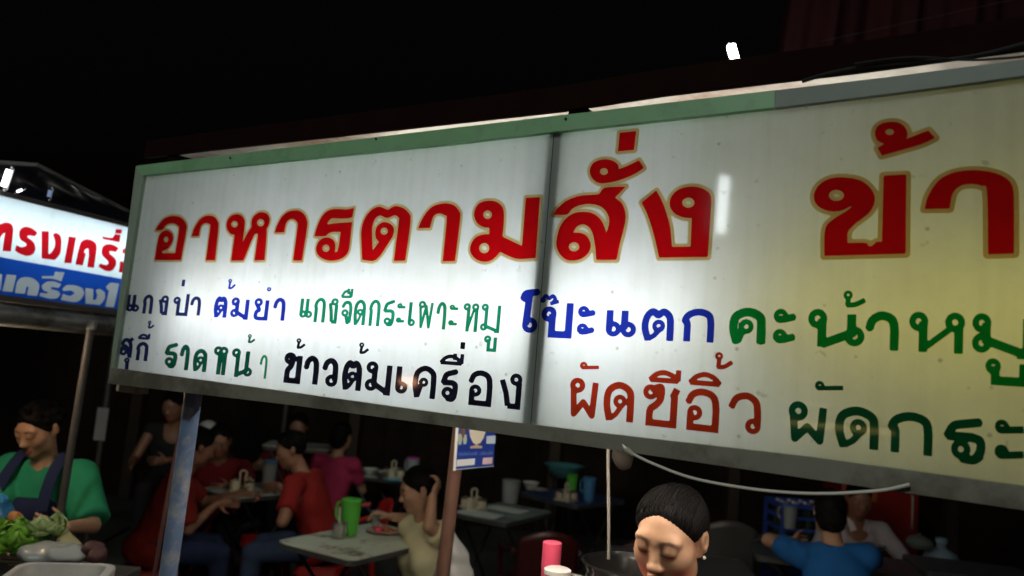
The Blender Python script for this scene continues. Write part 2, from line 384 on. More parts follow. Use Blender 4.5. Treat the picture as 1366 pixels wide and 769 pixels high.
GL = {
 'า': [('s', [(0, .6), (.12, .86), (.48, 1), (.88, .9), (1, .6), (1, 0)])],
 'ก': [('s', [(.1, 0), (.1, .58), (0, .7), (.15, .9), (.52, 1), (.9, .9), (1, .62), (1, 0)])],
 'ง': [O(1, 1, -1, -1), ('l', [(1, .8), (1, .06), (.42, .06)]), ('v', [(.42, .06), (.28, .45), (0, .86)])],
 'ข': [O(0, 1, 1, -1), ('s', [(0, 1, 1.1, -.1), (.46, .78), (.34, .56), (.14, .42), (.12, .06)]), ('l', [(.12, .3), (.12, .06), (1, .06), (1, 1)])],
 'ซ': [O(0, .96, 1, -1), ('s', [(0, .96, 1.6, -.5), (.36, .98), (.5, .98), (.5, .7), (.34, .52), (.16, .4), (.14, .06)]), ('l', [(.14, .3), (.14, .06), (.96, .06), (.96, .8)]), ('v', [(.9, .74), (1.04, .98)])],
 'ค': [A_TOP, O(.46, .53), ('v', [(.17, .04), (.33, .44)], .85)],
 'ด': [A_TOP, O(.55, .55), ('v', [(.16, .04), (.40, .18), (.58, .5, .6, -.3)], .72)],
 'ต': [('s', [(.15, 0), (0, .45), (.08, .84), (.3, 1), (.5, .86)]), ('s', [(.5, .86), (.72, 1), (.94, .84), (1, .55), (1, 0)]), O(.54, .5), ('v', [(.16, .04), (.38, .16), (.56, .46, .6, -.3)], .72)],
 'ม': [O(0, 1, 1, -1), ('v', [(0, 1, 1.9, -1), (0, 0, 1.9, 1.4)]), O(0, .06, 1, 1), ('v', [(0, .06, 1.4, 1.7), (.92, .08)]), ('l', [(.8, .06), (1, .06), (1, 1)])],
 'น': [O(0, 1, 1, -1), ('l', [(0, 1, 1.9, -1), (0, 0, 1.9, 0)]), O(1, .06, -1, 1), ('v', [(0, .08, 1.9, 0), (1, .06, -1.2, 1.7)]), ('l', [(1, 1, -1.6, 0), (1, .06, -1.6, 1)])],
 'ห': [O(0, 1, 1, -1), ('l', [(0, 1, 1.9, -1), (0, 0, 1.9, 0)]), O(1, 1, -1, -1), ('v', [(0, .10, 2.0, 0), (1, 1, -1.6, -2.0)], .72), ('l', [(1, 1, -.3, -1.6), (1, 0, -.3, 0)])],
 'ร': [('s', [(1, 1), (.6, .94), (.2, .86), (0, .58)]), ('v', [(0, .6), (.8, .62)]), ('s', [(.7, .62), (.98, .55), (1, .3), (.85, .08)]), O(.42, .06, 0, 1), ('s', [(1, .2), (.8, .07), (.42, .06, 0, .1)])],
 'ะ': [O(0, 1, 1, -1), ('s', [(0, 1, .4, -2.1), (0, 1, 2.4, -2.1), (1, .90)], .82), O(0, .36, 1, -1), ('s', [(0, .36, .4, -2.1), (0, .36, 2.4, -2.1), (1, .27)], .82)],
 'เ': [('l', [(0, 1), (0, .06, 0, 1)]), O(0, .06, 1, 1)],
 'แ': [('l', [(0, 1), (0, .06, 0, 1)]), O(0, .06, 1, 1), ('l', [(.6, 1), (.6, .06, 0, 1)]), O(.6, .06, 1, 1)],
 'โ': [('s', [(0, .84), (.14, .95), (.5, .98), (1, 1)]), ('v', [(0, .845), (.62, .845)]), ('l', [(.42, .9), (.3, .06, 0, 1)]), O(.3, .06, 1, 1)],
 'ส': [('s', [(0, .72), (.25, .97), (.6, .98), (.92, .7), (.95, 0)]), O(0, .1, 1, 1), ('s', [(0, .1, 0, 1.2), (.2, .62), (.5, .6), (.8, .3), (.9, .05)]), ('v', [(.72, .9), (1.05, 1.12)])],
 'อ': [('s', [(0, .7), (.15, .92), (.5, 1), (.88, .9), (1, .6), (1, .06)]), ('l', [(1, .2), (1, .06), (.1, .06), (.1, .45)]), O(.1, .44, 1, 0)],
 'ป': [O(0, 1, 1, -1), ('l', [(0, 1, 1.9, -1), (0, .06, 1.9, 0), (1, .06), (1, 1.28)])],
 'พ': [O(0, 1, 1, -1), ('v', [(0, 1, .1, -1.2), (.2, .05), (.52, .86), (.84, .05), (1, 1)], .78)],
 'ผ': [O(0, 1, 1, -1), ('v', [(0, 1, .05, -1.2), (.1, .06), (.5, .42), (.92, .06), (1, 1)], .86)],
 'ย': [O(0, 1, 1, -1), ('s', [(0, 1, .3, -1.8), (.34, .5), (.12, .4), (.05, .18), (.25, .06), (1, .06)]), ('l', [(.7, .06), (1, .06), (1, 1)])],
 'จ': [('s', [(0, .76), (.3, .97), (.8, .95), (1, .65), (.92, .05)]), ('v', [(.92, .05), (.7, .06), (.42, .45)]), O(.32, .5)],
 'ว': [('s', [(0, .68), (.18, .92), (.58, 1), (.92, .86), (1, .55), (1, .06, 0, 1)]), O(1, .06, -1, 1)],
 'ู': UT, 'ุ': [O(0, 1, 1, -1), ('v', [(0, 1, 1.6, -1), (.8, 0)])],
 'ิ': [('s', [(0, .08), (.2, .66), (.5, .95), (.8, .66), (1, .08)]), ('v', [(0, .08), (1, .08)])],
 'ี': [('s', [(0, .08), (.22, .55), (.5, .72), (.8, .5), (1, .08)]), ('v', [(0, .08), (1, .08)]), ('l', [(1, .08), (1, 1)])],
 'ื': [('s', [(0, .08), (.22, .55), (.5, .72), (.8, .5), (1, .08)]), ('v', [(0, .08), (1, .08)]), ('l', [(1, .08), (1, 1)]), ('l', [(.66, .4), (.66, 1)])],
 '้': [O(0, 1, 1, -1), ('v', [(0, 1, 1.3, -1.4), (.1, .08)]), ('s', [(.05, .1), (.5, .14), (1, .5)])],
 'ั': [O(0, 1, 1, -1), ('s', [(0, 1, .4, -2.0), (0, 1, 2.2, -2.1), (1, .78)], .8)],
 '๊': [O(0, .5, .8, 0), ('s', [(0, .5), (.2, .98), (.42, .7), (.62, .98), (.78, .6), (.62, .2)]), ('v', [(.5, .1), (1, .4)])],
 '่': [('l', [(.5, 0), (.5, 1)])],
 'ํ': [O(.5, .5)],
}
# ------------------------------------------------------------------ ground
g = MB().add([(-60, -40, 0), (60, -40, 0), (60, 80, 0), (-60, 80, 0)], [[0, 1, 2, 3]]).build('ground', mat('concrete', (0.07, 0.068, 0.062), 0.75, var=0.3, scale=2.0, bump=0.4, second=(0.03, 0.03, 0.03), sscale=0.8), smooth=False, fix=False)
tag(g, kind='structure')

# ------------------------------------------------------------------ the big lightbox sign
M_green = mat('green rail paint', (0.27, 0.53, 0.29), 0.45, var=0.12, scale=14, second=(0.17, 0.33, 0.19), sscale=9, smix=(0.5, 0.8))
M_alu = mat('dull aluminium', (0.27, 0.26, 0.21), 0.5, 0.0, var=0.14, scale=20, second=(0.14, 0.13, 0.10), sscale=7)
M_alugreen = mat('greenish aluminium', (0.32, 0.40, 0.31), 0.5, 0.0, var=0.14, scale=20)
M_grayrail = mat('grey rail', (0.20, 0.24, 0.22), 0.5, var=0.15, scale=15)
M_white_in = mat('white inside of box', (0.66, 0.68, 0.66), 0.8, var=0.05)
M_face = acrylic('white acrylic', (0.62, 0.65, 0.63), (0.82, 0.83, 0.82))
def vinyl(n, c, t): return acrylic(n, c, t, gloss=True, dirt=False)
V_red = vinyl('red vinyl', (0.30, 0.004, 0.006), (0.85, 0.004, 0.008)); V_gold = vinyl('gold vinyl', (0.42, 0.29, 0.13), (0.92, 0.62, 0.27))
V_navy = vinyl('navy vinyl', (0.010, 0.016, 0.075), (0.022, 0.04, 0.18)); V_blue = vinyl('blue vinyl', (0.01, 0.02, 0.22), (0.02, 0.045, 0.55))
V_teal = vinyl('green vinyl', (0.004, 0.09, 0.045), (0.008, 0.33, 0.16)); V_dgreen = vinyl('dark green vinyl', (0.003, 0.05, 0.025), (0.005, 0.13, 0.065))
V_black = vinyl('black vinyl', (0.006, 0.006, 0.012), (0.010, 0.010, 0.022)); V_brick = vinyl('brick red vinyl', (0.22, 0.02, 0.008), (0.62, 0.045, 0.015))
V_kgreen = vinyl('kale green vinyl', (0.003, 0.10, 0.02), (0.004, 0.33, 0.06))
sign = thing('shop_sign', 'long backlit white menu sign with big red gold-edged Thai headline and green top rail', 'sign', SIGN.P(0, 1.55))
def rail(name, outer, inner, m, t0, t1, ext=None):
    a = list(SIGN.pts(outer)); b = list(SIGN.pts(inner))
    if ext:
        a.append(a[-1]+(a[-1]-a[-2])/np.linalg.norm(a[-1]-a[-2])*ext); b.append(b[-1]+(b[-1]-b[-2])/np.linalg.norm(b[-1]-b[-2])*ext)
    P = [SIGN.P(x, z, t0) for x, z in a+b[::-1]]
    return MB().prism(P, SN*(t1-t0)).build(name, m, sign, world=True, smooth=False, bevel=0.0015)
rail('top_rail', [(186.5, 223), (440, 193), (740, 158), (1036, 124)], [(195, 236), (590, 196), (740, 179), (1036, 147)], M_green, -0.02, 0.014)  # green length of the top rail; the next length is grey
rail('top_rail', [(1036.3, 124), (1200, 105), (1366, 84)], [(1036.3, 147), (1200, 127), (1366, 105)], M_grayrail, -0.02, 0.013, 0.3)
rail('bottom_rail', [(149, 512), (400, 541.5), (609, 570), (820, 600), (1100, 641), (1366, 680)], [(154, 491), (370, 520.5), (600, 552.5), (800, 577), (1080, 609), (1366, 648)], M_alu, -0.02, 0.014, 0.3)
rail('side_rail', [(185.5, 223.5), (149, 511)], [(195.5, 236), (157, 491.5)], M_alugreen, -0.02, 0.012)
S1 = 2.72
ZB = lambda s_: 1.600; ZT = lambda s_: 2.215
# acrylic face: two sheets butted at the seam
def face(s0, s1):
    MB().sheet(lambda u, v: SIGN.P(s0+(s1-s0)*v, 2.247-(2.247-1.583)*u, 0.0), 2, 2).build('face_panel', M_face, sign, world=True, smooth=False, fix=False)
face(0.012, 1.529); face(1.531, S1)
# tin box behind it
hb = MB()
D0 = -0.20
def hs(f, nu=1, nv=1): hb.sheet(f, nu, nv)
hs(lambda u, v: SIGN.P(0.004+S1*u, 1.572+0.688*v, D0))
hs(lambda u, v: SIGN.P(0.004+S1*u, 2.258, D0+(-0.021-D0)*v)); hs(lambda u, v: SIGN.P(0.004+S1*u, 1.573, D0+(-0.021-D0)*v))
hs(lambda u, v: SIGN.P(0.003, 1.572+0.688*u, D0+(-0.021-D0)*v)); hs(lambda u, v: SIGN.P(S1+0.003, 1.572+0.688*u, D0+(-0.021-D0)*v))
hb.build('housing', M_white_in, sign, world=True, smooth=False, fix=False)
# upright brace behind the seam, lamps inside
a0 = SIGN.px(742, 180)[0]; a1 = SIGN.px(708, 558)[0]
MB().prism([SIGN.P(a0-0.021, 2.245, -0.004), SIGN.P(a0+0.017, 2.245, -0.004), SIGN.P(a1+0.019, 1.59, -0.004), SIGN.P(a1-0.023, 1.59, -0.004)], -SN*0.025).build('brace', mat('brace wood', (0.11, 0.17, 0.14), 0.7), sign, world=True, smooth=False)
T_white = emitter('white tube glow', (0.90, 0.95, 1.0), 22); T_yellow = emitter('yellow tube glow', (1.0, 0.86, 0.13), 4.2)
TD = -0.125
MB().cyl(SIGN.P(0.26, 1.815, TD), SIGN.P(1.87, 1.835, TD), 0.013, n=12).build('light_tube', T_white, sign, world=True)
MB().cyl(SIGN.P(1.95, 1.86, TD), SIGN.P(2.66, 1.86, TD), 0.013, n=12).build('light_tube', T_yellow, sign, world=True)
for a, z in ((0.23, 1.815), (1.895, 1.835), (2.69, 1.86)): MB().box(SIGN.P(a, z, TD), (0.03, 0.03, 0.05)).build('tube_holder', M_white_in, sign, world=True, smooth=False)
for x, y in ((313, 213), (507, 188), (759, 162)):
    a, z = SIGN.px(x, y); MB().cyl(SIGN.P(a, z, 0.0142), SIGN.P(a, z, 0.0172), 0.0032, n=10).build('screw', mat('dark screw', (0.02, 0.02, 0.02), 0.4), sign, world=True)
MB().box(SIGN.P(0.028, 1.553, -0.06), (0.11, 0.045, 0.03), rotz(AL)).build('corner_bracket', mat('pale bracket', (0.45, 0.42, 0.33), 0.6, second=(0.2, 0.16, 0.1)), sign, world=True, smooth=False, bevel=0.004)

Z1 = (195, 265, 7.688); Z2 = (355, 265, 7.688); Z3 = (470, 260, 7.688); Z4 = (620, 255, 7.688); Z5 = (735, 165, 7.69); Z6 = (735, 255, 7.69); Z7 = (840, 240, 6.684); Z8 = (1070, 150, 3.75)
ra, rb = 0.0066, 0.0070
h1 = Letters(SIGN)
h1.outline([(97,328),(125,280),(180,215),(230,188),(290,180),(350,192),(395,230),(418,285),(415,340),(362,632),(90,632),(120,450),(140,375),(165,345),(200,330),(235,335),(270,365),(280,415),(265,465),(235,505),(200,530),(168,540),(170,562),(300,562),(340,320),(325,280),(290,258),(240,258),(200,280),(170,322)], [(208,422,24,30)], ra, Z1)
h1.outline([(470,385),(495,310),(540,235),(590,190),(650,175),(705,190),(740,240),(745,300),(710,635),(615,635),(660,300),(650,265),(620,252),(585,265),(560,300),(545,385)], (), ra, Z1)
h1.outline([(875,638),(910,375),(870,365),(835,320),(828,260),(850,205),(890,172),(940,162),(985,180),(1015,230),(1012,300),(1000,400),(990,455),(1040,360),(1085,295),(1083,240),(1100,190),(1145,152),(1195,142),(1245,160),(1272,210),(1262,270),(1235,320),(1240,345),(1218,635),(1115,635),(1150,365),(1125,365),(1100,400),(1000,638)], [(910,265,34,34),(1178,250,38,38)], ra, Z1)
h1.outline([(95,348),(115,280),(160,195),(215,145),(280,125),(345,128),(395,165),(422,225),(425,300),(370,638),(280,638),(325,300),(320,245),(285,212),(245,215),(210,255),(188,348)], (), ra, Z2)
h1.outline([(500,388),(520,310),(560,210),(610,145),(670,115),(750,110),(830,115),(905,98),(890,190),(850,205),(760,208),(680,205),(645,235),(630,268),(720,255),(885,243),(862,470),(840,560),(790,610),(720,635),(640,638),(570,610),(525,560),(518,500),(545,440),(590,408),(640,402),(690,425),(715,480),(708,555),(735,545),(750,480),(768,345),(690,345),(640,362),(610,388)], [(617,512,38,38)], ra, Z2)
h1.outline([(105,668),(98,520),(95,380),(120,270),(170,185),(230,140),(290,125),(365,155),(410,130),(460,118),(530,140),(580,190),(602,270),(545,678),(430,678),(485,240),(440,212),(360,240),(290,215),(240,245),(210,320),(207,420),(213,572),(278,485),(245,445),(238,390),(255,330),(300,290),(345,283),(395,300),(430,345),(425,410),(395,465),(250,668)], [(330,375,38,38)], ra, Z3)
h1.outline([(680,343),(710,270),(765,180),(830,120),(910,95),(990,92),(1055,115),(1100,175),(1110,250),(1055,682),(930,682),(972,260),(955,215),(905,192),(855,205),(825,250),(800,343)], (), ra, Z3)
h1.outline([(255,378),(195,372),(130,330),(100,260),(110,190),(150,130),(215,105),(300,103),(365,135),(400,195),(405,300),(390,470),(590,565),(630,72),(775,65),(730,690),(530,695),(365,625),(320,680),(255,720),(180,725),(105,690),(60,620),(70,540),(120,475),(190,448),(255,445)], [(237,245,45,45),(203,588,53,53)], ra, Z4)
h1.outline([(25,245),(70,180),(150,110),(250,65),(350,45),(490,35),(555,-32),(770,-42),(660,70),(730,130),(765,220),(765,320),(735,450),(705,560),(675,708),(468,708),(455,560),(435,450),(405,385),(360,350),(315,345),(265,370),(230,430),(300,430),(360,455),(400,510),(412,570),(385,640),(320,695),(240,715),(160,705),(95,650),(60,570),(65,470),(100,360),(160,280),(240,230),(340,215),(430,230),(500,280),(545,350),(572,438),(600,330),(590,250),(540,180),(470,145),(380,135),(290,150),(220,185),(165,245)], [(240,575,55,48)], ra, Z6)
h1.outline([(505,615),(440,580),(405,520),(405,460),(440,405),(500,378),(570,370),(640,385),(690,425),(698,470),(780,440),(905,380),(955,460),(860,520),(720,580),(600,610)], [(545,495,42,36)], ra, Z5)
h1.outline([(708,98),(878,80),(855,275),(690,288)], (), ra, Z5)
h1.outline([(108,205),(240,98),(290,190),(330,300),(365,430),(380,600),(545,598),(555,345),(480,338),(400,300),(360,235),(370,160),(420,100),(500,68),(600,65),(680,95),(728,150),(725,300),(698,690),(265,695),(215,480),(160,310)], [(525,207,55,45)], ra, Z7)
h1.build('headline_lettering', V_red, sign, V_gold)
h2 = Letters(SIGN)
h2.outline([(112,720),(115,590),(150,540),(230,490),(255,465),(190,495),(120,492),(70,460),(60,410),(90,360),(150,330),(230,328),(300,345),(350,390),(365,440),(340,500),(270,555),(230,600),(228,655),(318,654),(330,668),(345,672),(362,660),(370,650),(400,648),(408,318),(522,312),(518,708)], [(172,417,38,28)], rb, Z8)
h2.outline([(378,180),(410,160),(375,140),(365,100),(385,65),(430,50),(480,52),(515,75),(528,110),(520,135),(632,92),(665,130),(600,160),(500,190),(400,218)], [(438,100,22,15)], rb, Z8)
h2.outline([(613,485),(630,420),(680,345),(750,305),(850,290),(950,300),(1020,330),(1055,380),(1060,480),(1060,708),(930,712),(925,400),(900,370),(850,360),(795,368),(755,405),(738,483)], (), rb, Z8)
h2.build('headline_lettering', V_red, sign, V_gold)

def word(m, z, wpx, gl, name='lettering'):
    L = Letters(SIGN); ox, oy, sc = z
    for q in gl:
        ch, x0, x1, yb, yt = q[:5]; L.glyph(ch, ox+x0/sc, ox+x1/sc, oy+yb/sc, oy+yt/sc, q[5] if len(q) > 5 else wpx)
    return L.build(name, m, sign)
A2 = (0, 380, 3.205); A7 = (680, 370, 3.205); A6 = (966, 370, 3.205); A8 = (370, 370, 3.205)
word(V_navy, A2, 4.6, [('แ',543,598,121,36),('ก',611,656,125,42),('ง',677,721,128,46),('ป',740,808,131,52),('่',776,796,8,-28,4.4),('า',813,861,132,50)])
word(V_blue, A2, 5.2, [('ต',916,974,141,50),('้',976,1012,20,-24,2.8),('ม',988,1066,146,55),('ย',1086,1150,150,58),('ํ',1138,1167,34,2,2.6),('า',1168,1222,154,56)])
word(V_teal, A8, 4.5, [('แ',98,152,180,85),('ก',157,208,194,88),('ง',218,260,198,90),('จ',272,322,200,100),('ื',274,326,88,44,3.4),('ด',328,380,206,96),('ก',392,442,210,96),('ร',452,504,211,96),('ะ',510,552,214,112),('เ',562,590,217,100),('พ',602,668,220,102),('า',680,724,224,106),('ะ',734,778,229,118),('ห',794,862,234,112),('ม',871,955,238,114),('ู',884,940,312,250)])
word(V_blue, A7, 9.4, [('โ',40,132,250,48),('ป',134,270,252,126),('๊',132,220,118,72,5.0),('ะ',290,375,256,124),('แ',413,550,264,128),('ต',565,704,271,133),('ก',735,876,278,134)])
word(V_kgreen, A6, 12.0, [('ค',22,180,283,130),('ะ',210,320,291,136),('น',358,602,302,138),('้',510,614,126,58,7.0),('า',602,748,312,146),('ห',790,1030,324,150),('ม',1060,1316,338,157),('ู',1116,1300,446,350)])
word(V_navy, A2, 5.0, [('ส',513,571,312,228),('ุ',530,556,362,312),('ก',582,636,326,244),('ี',590,645,232,203,3.4),('้',633,664,188,154,2.6)])
word(V_dgreen, A2, 5.6, [('ร',703,761,356,246),('า',768,812,366,256),('ด',827,888,372,274),('ห',911,974,386,264),('น',988,1084,398,274),('้',1060,1096,250,212,3.0)])
word(V_teal, A2, 3.2, [('า',1110,1144,402,300)])
word(V_black, A8, 7.5, [('ข',27,106,450,322),('้',82,125,306,262,3.6),('า',112,180,458,335),('ว',190,262,476,345),('ต',278,364,484,355),('้',350,397,328,280,3.8),('ม',378,490,498,362),('เ',508,554,506,370),('ค',580,682,518,378),('ร',698,775,530,390),('ื',694,800,372,318,5.0),('่',782,808,308,268,6.4),('อ',815,922,548,398),('ง',948,1046,560,410)])
word(V_brick, A7, 9.4, [('ผ',255,380,598,432),('ั',300,392,418,364,6.0),('ด',402,534,616,447),('ซ',568,724,636,455),('ี',592,734,446,383,7.0),('อ',748,898,655,476),('ิ',762,912,458,403,7.0),('้',878,962,392,322,6.0),('ว',932,1076,678,492)])
word(V_dgreen, A6, 12.0, [('ผ',274,442,704,534),('ั',388,522,508,447,7.6),('ด',474,662,730,553),('ก',698,892,756,576),('ร',934,1116,790,596),('ะ',1156,1300,800,612)])

# ------------------------------------------------------------------ lamps of the street and the stalls, and an added front light
M_case = mat('lamp casing', (0.5, 0.5, 0.48), 0.5)
def tube_lamp(label, a, b, r, m, back=(0, 0, 1), group=None, caps=1.0):
    a = np.asarray(a, float); b = np.asarray(b, float); t = thing('tube_lamp', label, 'lamp', (a+b)/2, 0, group)
    MB().cyl(a, b, r, n=12).build('light_tube', m, t, world=True)
    bk = np.asarray(back, float)*r*2.4; e = (b-a)/np.linalg.norm(b-a)
    MB().tube([a-e*0.03*caps+bk, b+e*0.03*caps+bk], r*1.1*caps, 6).build('casing', M_case, t, world=True)
    for q, s_ in ((a, -1), (b, 1)): MB().box(q+e*s_*0.012+bk*0.5, (r*2.2*caps, r*2.2*caps, r*3.0*caps)).build('end_cap', M_case, t, world=True, smooth=False)
    return t
def mirror(x, y, dist):
    r_ = ray(x, y); r_ = r_/np.linalg.norm(r_); a, z = SIGN.px(x, y); q = SIGN.P(a, z, 0)
    return q+(r_-SN*2*(r_@SN))*dist
ma, mb_ = mirror(967, 236, 3.6), mirror(961, 311, 3.6)
tube_lamp('upright white tube lamp across the lane, mirrored in the sign face', ma, mb_, 0.035, emitter('street tube glow', (0.9, 0.97, 1.0), 24), (-0.6, -0.8, 0))
ma, mb_ = mirror(1046, 563, 3.0), mirror(1192, 578, 3.0)
tube_lamp('thin yellow tube lamp low across the lane', ma, mb_, 0.005, emitter('warm strip glow', (1.0, 0.75, 0.2), 7), (-0.6, -0.8, 0))
q = mirror(545, 510, 3.2)
bulb = thing('lamp_bulb', 'small orange lamp low across the lane', 'lamp', q)
MB().lathe([(0.001, -0.034), (0.02, -0.026), (0.03, -0.004), (0.03, 0.01), (0.018, 0.03), (0.012, 0.04)], q, 16, M=np.diag([2.0, 2.0, 0.9])).build('glass', emitter('orange glow', (1.0, 0.45, 0.25), 16), bulb, world=True)
MB().cyl(q+np.array([0, 0, 0.03]), q+np.array([0, 0, 0.09]), 0.013).build('socket', M_case, bulb, world=True)
def lamp(name, loc, power, col, size=0.08):
    l = bpy.data.lights.new(name, 'POINT'); l.energy = power; l.color = col; l.shadow_soft_size = size
    o = bpy.data.objects.new(name, l); COL.objects.link(o); o.location = tuple(loc); return o
# added unseen point light that brightens the front of the stalls
lamp('front_fill_light', (-2.2, -2.6, 5.2), 290, (0.93, 1.0, 0.9), 0.2)
# ------------------------------------------------------------------ neighbouring stall on the left: sign, awning, post
PA = dep(0, 260.7, 3.0)
tt = np.linspace(2.5, 6, 4001); zz = np.array([dep(172, 303.6, t)[2] for t in tt]); PBt = tt[np.argmin(abs(zz-PA[2]))]
PB = dep(172, 303.6, PBt); ld = PB-PA; ld[2] = 0; ld /= np.linalg.norm(ld)
LN = np.array([ld[1], -ld[0], 0]); LEFT = Plane(np.array([PA[0], PA[1], 0]), ld, LN)
lw = (PB-PA)@ld
zt_ = PA[2]; zb_ = LEFT.px(0, 394)[1]
L0, L1 = -0.35, lw+0.55
ls = thing('stall_sign', 'bright white and blue lightbox of the neighbouring stall with red Thai words', 'sign', LEFT.P(0, zb_))
MB().sheet(lambda u, v: LEFT.P(L0+(L1-L0)*v, zt_-(zt_-zb_)*u), 1, 1).build('face_panel', acrylic('white acrylic cool', (0.6, 0.64, 0.66), (0.74, 0.84, 0.90)), ls, world=True, smooth=False, fix=False)
bt = lambda a: LEFT.px(0, 340+22/6.99)[1] + (LEFT.px(160, 340+222/6.99)[1]-LEFT.px(0, 340+22/6.99)[1])*a/LEFT.px(160, 371.8)[0]
NIB = True
band = [LEFT.P(L0, zb_+0.002, 0.001), LEFT.P(L1, zb_+0.002, 0.001), LEFT.P(L1, bt(L1), 0.001), LEFT.P(L0, bt(L0), 0.001)]
V_band = vinyl('band blue vinyl', (0.01, 0.05, 0.3), (0.02, 0.13, 0.70))
ZL = (0, 270, 6.99); ZM = (0, 340, 6.99)
t = Letters(LEFT)
for P in ([(-60,200),(0,205),(40,190),(90,195),(120,230),(120,300),(100,460),(20,455),(45,280),(0,330),(-60,460)],
          [(175,300),(190,250),(240,228),(300,245),(350,285),(325,318),(270,310),(250,325),(310,370),(330,430),(310,480),(250,502),(180,480),(135,450),(150,400),(200,420),(245,405),(240,385),(190,350)],
          [(385,268),(455,272),(450,480),(470,475),(505,420),(510,360),(490,300),(520,285),(560,310),(572,380),(560,480),(510,540),(385,525)],
          [(640,320),(708,328),(665,570),(595,565)],
          [(700,582),(735,420),(760,365),(810,345),(870,365),(900,420),(875,612),(810,605),(825,490),(820,430),(795,440),(780,470),(800,480),(770,590)],
          [(945,460),(960,410),(1010,390),(1060,400),(1105,430),(1080,465),(1020,455),(1020,480),(1075,530),(1080,590),(1040,640),(980,640),(915,600),(930,570),(985,585),(1010,570),(1000,545),(955,500)],
          [(950,318),(1040,332),(1070,300),(1125,306),(1112,374),(1040,360),(960,345)], [(1078,250),(1138,255),(1128,296),(1070,290)],
          [(1140,440),(1190,425),(1250,450),(1255,660),(1105,655),(1118,550),(1160,560),(1175,485),(1140,475)]):
    t.outline(P, (), 0, ZL)
t.build('lettering', vinyl('signal red vinyl', (0.4, 0.006, 0.01), (0.95, 0.01, 0.02)), ls)
WL = ([(-90,170),(0,180),(18,182),(5,330),(-90,320)], [(60,185),(150,192),(115,348),(20,342)],
          [(135,358),(160,250),(210,212),(290,215),(350,255),(365,300),(345,385),(250,378),(265,300),(245,295),(230,365)],
          [(385,290),(430,255),(500,250),(570,275),(545,310),(480,300),(470,320),(540,340),(560,370),(530,405),(460,410),(365,385),(375,355),(430,362),(450,350),(400,330)],
          [(385,200),(500,200),(510,160),(600,165),(570,250),(490,225),(390,222)],
          [(580,320),(620,285),(690,285),(760,310),(785,360),(750,420),(690,442),(565,420),(585,365),(650,385),(695,360),(660,335),(590,340)],
          [(795,310),(870,320),(865,420),(890,425),(905,380),(890,330),(930,320),(975,350),(975,410),(930,470),(795,455)],
          [(985,300),(1030,262),(1110,270),(1060,490),(980,485),(1015,330),(1000,330)])
t = Letters(LEFT); cut = [smooth_poly(LEFT.pts([(x/ZM[2], 340+y/ZM[2]) for x, y in P])) for P in WL]
bnd = np.array([[L0, zb_+.002], [L1, zb_+.002], [L1, bt(L1)], [L0, bt(L0)]])
t.field(lambda X, Y: poly_sdf([bnd]+cut, X, Y), bnd.min(0), bnd.max(0), .0028)
t.build('blue_band', V_band, ls)
t = Letters(LEFT)
for P in WL: t.outline(P, (), 0, ZM)
for i in range(len(t.V)): t.V[i] = t.V[i]-LN*.0008
t.build('lettering', vinyl('white vinyl', (0.6, 0.6, 0.6), (0.80, 0.78, 0.76)), ls)
hb = MB(); dd = -0.16
for f in (lambda u, v: LEFT.P(L0+(L1-L0)*u, zb_-.02+(zt_-zb_+.04)*v, dd), lambda u, v: LEFT.P(L0+(L1-L0)*u, zt_+.005, dd+(-.002-dd)*v), lambda u, v: LEFT.P(L0+(L1-L0)*u, zb_-.005, dd+(-.002-dd)*v),
          lambda u, v: LEFT.P(L0, zb_-.02+(zt_-zb_+.04)*u, dd+(-.002-dd)*v), lambda u, v: LEFT.P(L1, zb_-.02+(zt_-zb_+.04)*u, dd+(-.002-dd)*v)): hb.sheet(f, 1, 1)
hb.build('housing', M_white_in, ls, world=True, smooth=False, fix=False)
MB().cyl(LEFT.P(L0+.05, zt_-(zt_-zb_)*.30, -.09), LEFT.P(L1-.05, zt_-(zt_-zb_)*.30, -.09), .013, n=12).build('light_tube', emitter('stall tube glow', (0.84, 0.93, 1.0), 15), ls, world=True)
M_dsteel = mat('dull dark steel', (0.075, 0.07, 0.065), 0.5, 0.2, var=0.25, scale=12)
M_galv = mat('galvanised steel', (0.36, 0.37, 0.36), 0.38, 0.75, var=0.25, scale=9, second=(0.12, 0.12, 0.11), sscale=5)
def lbar(name, z0, z1, o0, o1, m): MB().prism([LEFT.P(L0, z0, o0), LEFT.P(L1, z0, o0), LEFT.P(L1, z1, o0), LEFT.P(L0, z1, o0)], LN*(o1-o0)).build(name, m, ls, world=True, smooth=False, bevel=0.003)
ztop2 = LEFT.px(0, 254)[1]
lbar('top_rail', zt_-0.001, ztop2, -0.02, 0.012, M_dsteel); lbar('bottom_rail', zb_-0.022, zb_+0.002, -0.02, 0.012, M_dsteel)

aw = thing('stall_awning', 'dark blue plastic awning with thin grey edge pipe above the white stall sign', 'awning', LEFT.P(0, ztop2))
e0, e1, e2 = dep(-70, 212, 3.05), dep(50, 220.5, 3.15), dep(190, 292, 4.0)
MB().tube([e0+(e1-e0)*t for t in np.linspace(0, 1, 6)]+[e1+(e2-e1)*t for t in np.linspace(0.05, 1, 12)], 0.009, 8).build('edge_pipe', mat('pale pipe', (0.13, 0.13, 0.125), 0.6), aw, world=True)
lo = [LEFT.P(-0.25, ztop2+0.004, -0.05), LEFT.P(0.28, ztop2+0.004, -0.05), LEFT.P(L1, ztop2+0.004, -0.05)]
up = [e0, e1, e2]
def tarp(u, v):
    k = min(int(u*2), 1); f = u*2-k; a = lo[k]*(1-f)+lo[k+1]*f; b = up[k]*(1-f)+up[k+1]*f
    return a*(1-v)+b*v+LN*(-0.05*math.sin(math.pi*v)+0.006*math.sin(u*40+v*9))
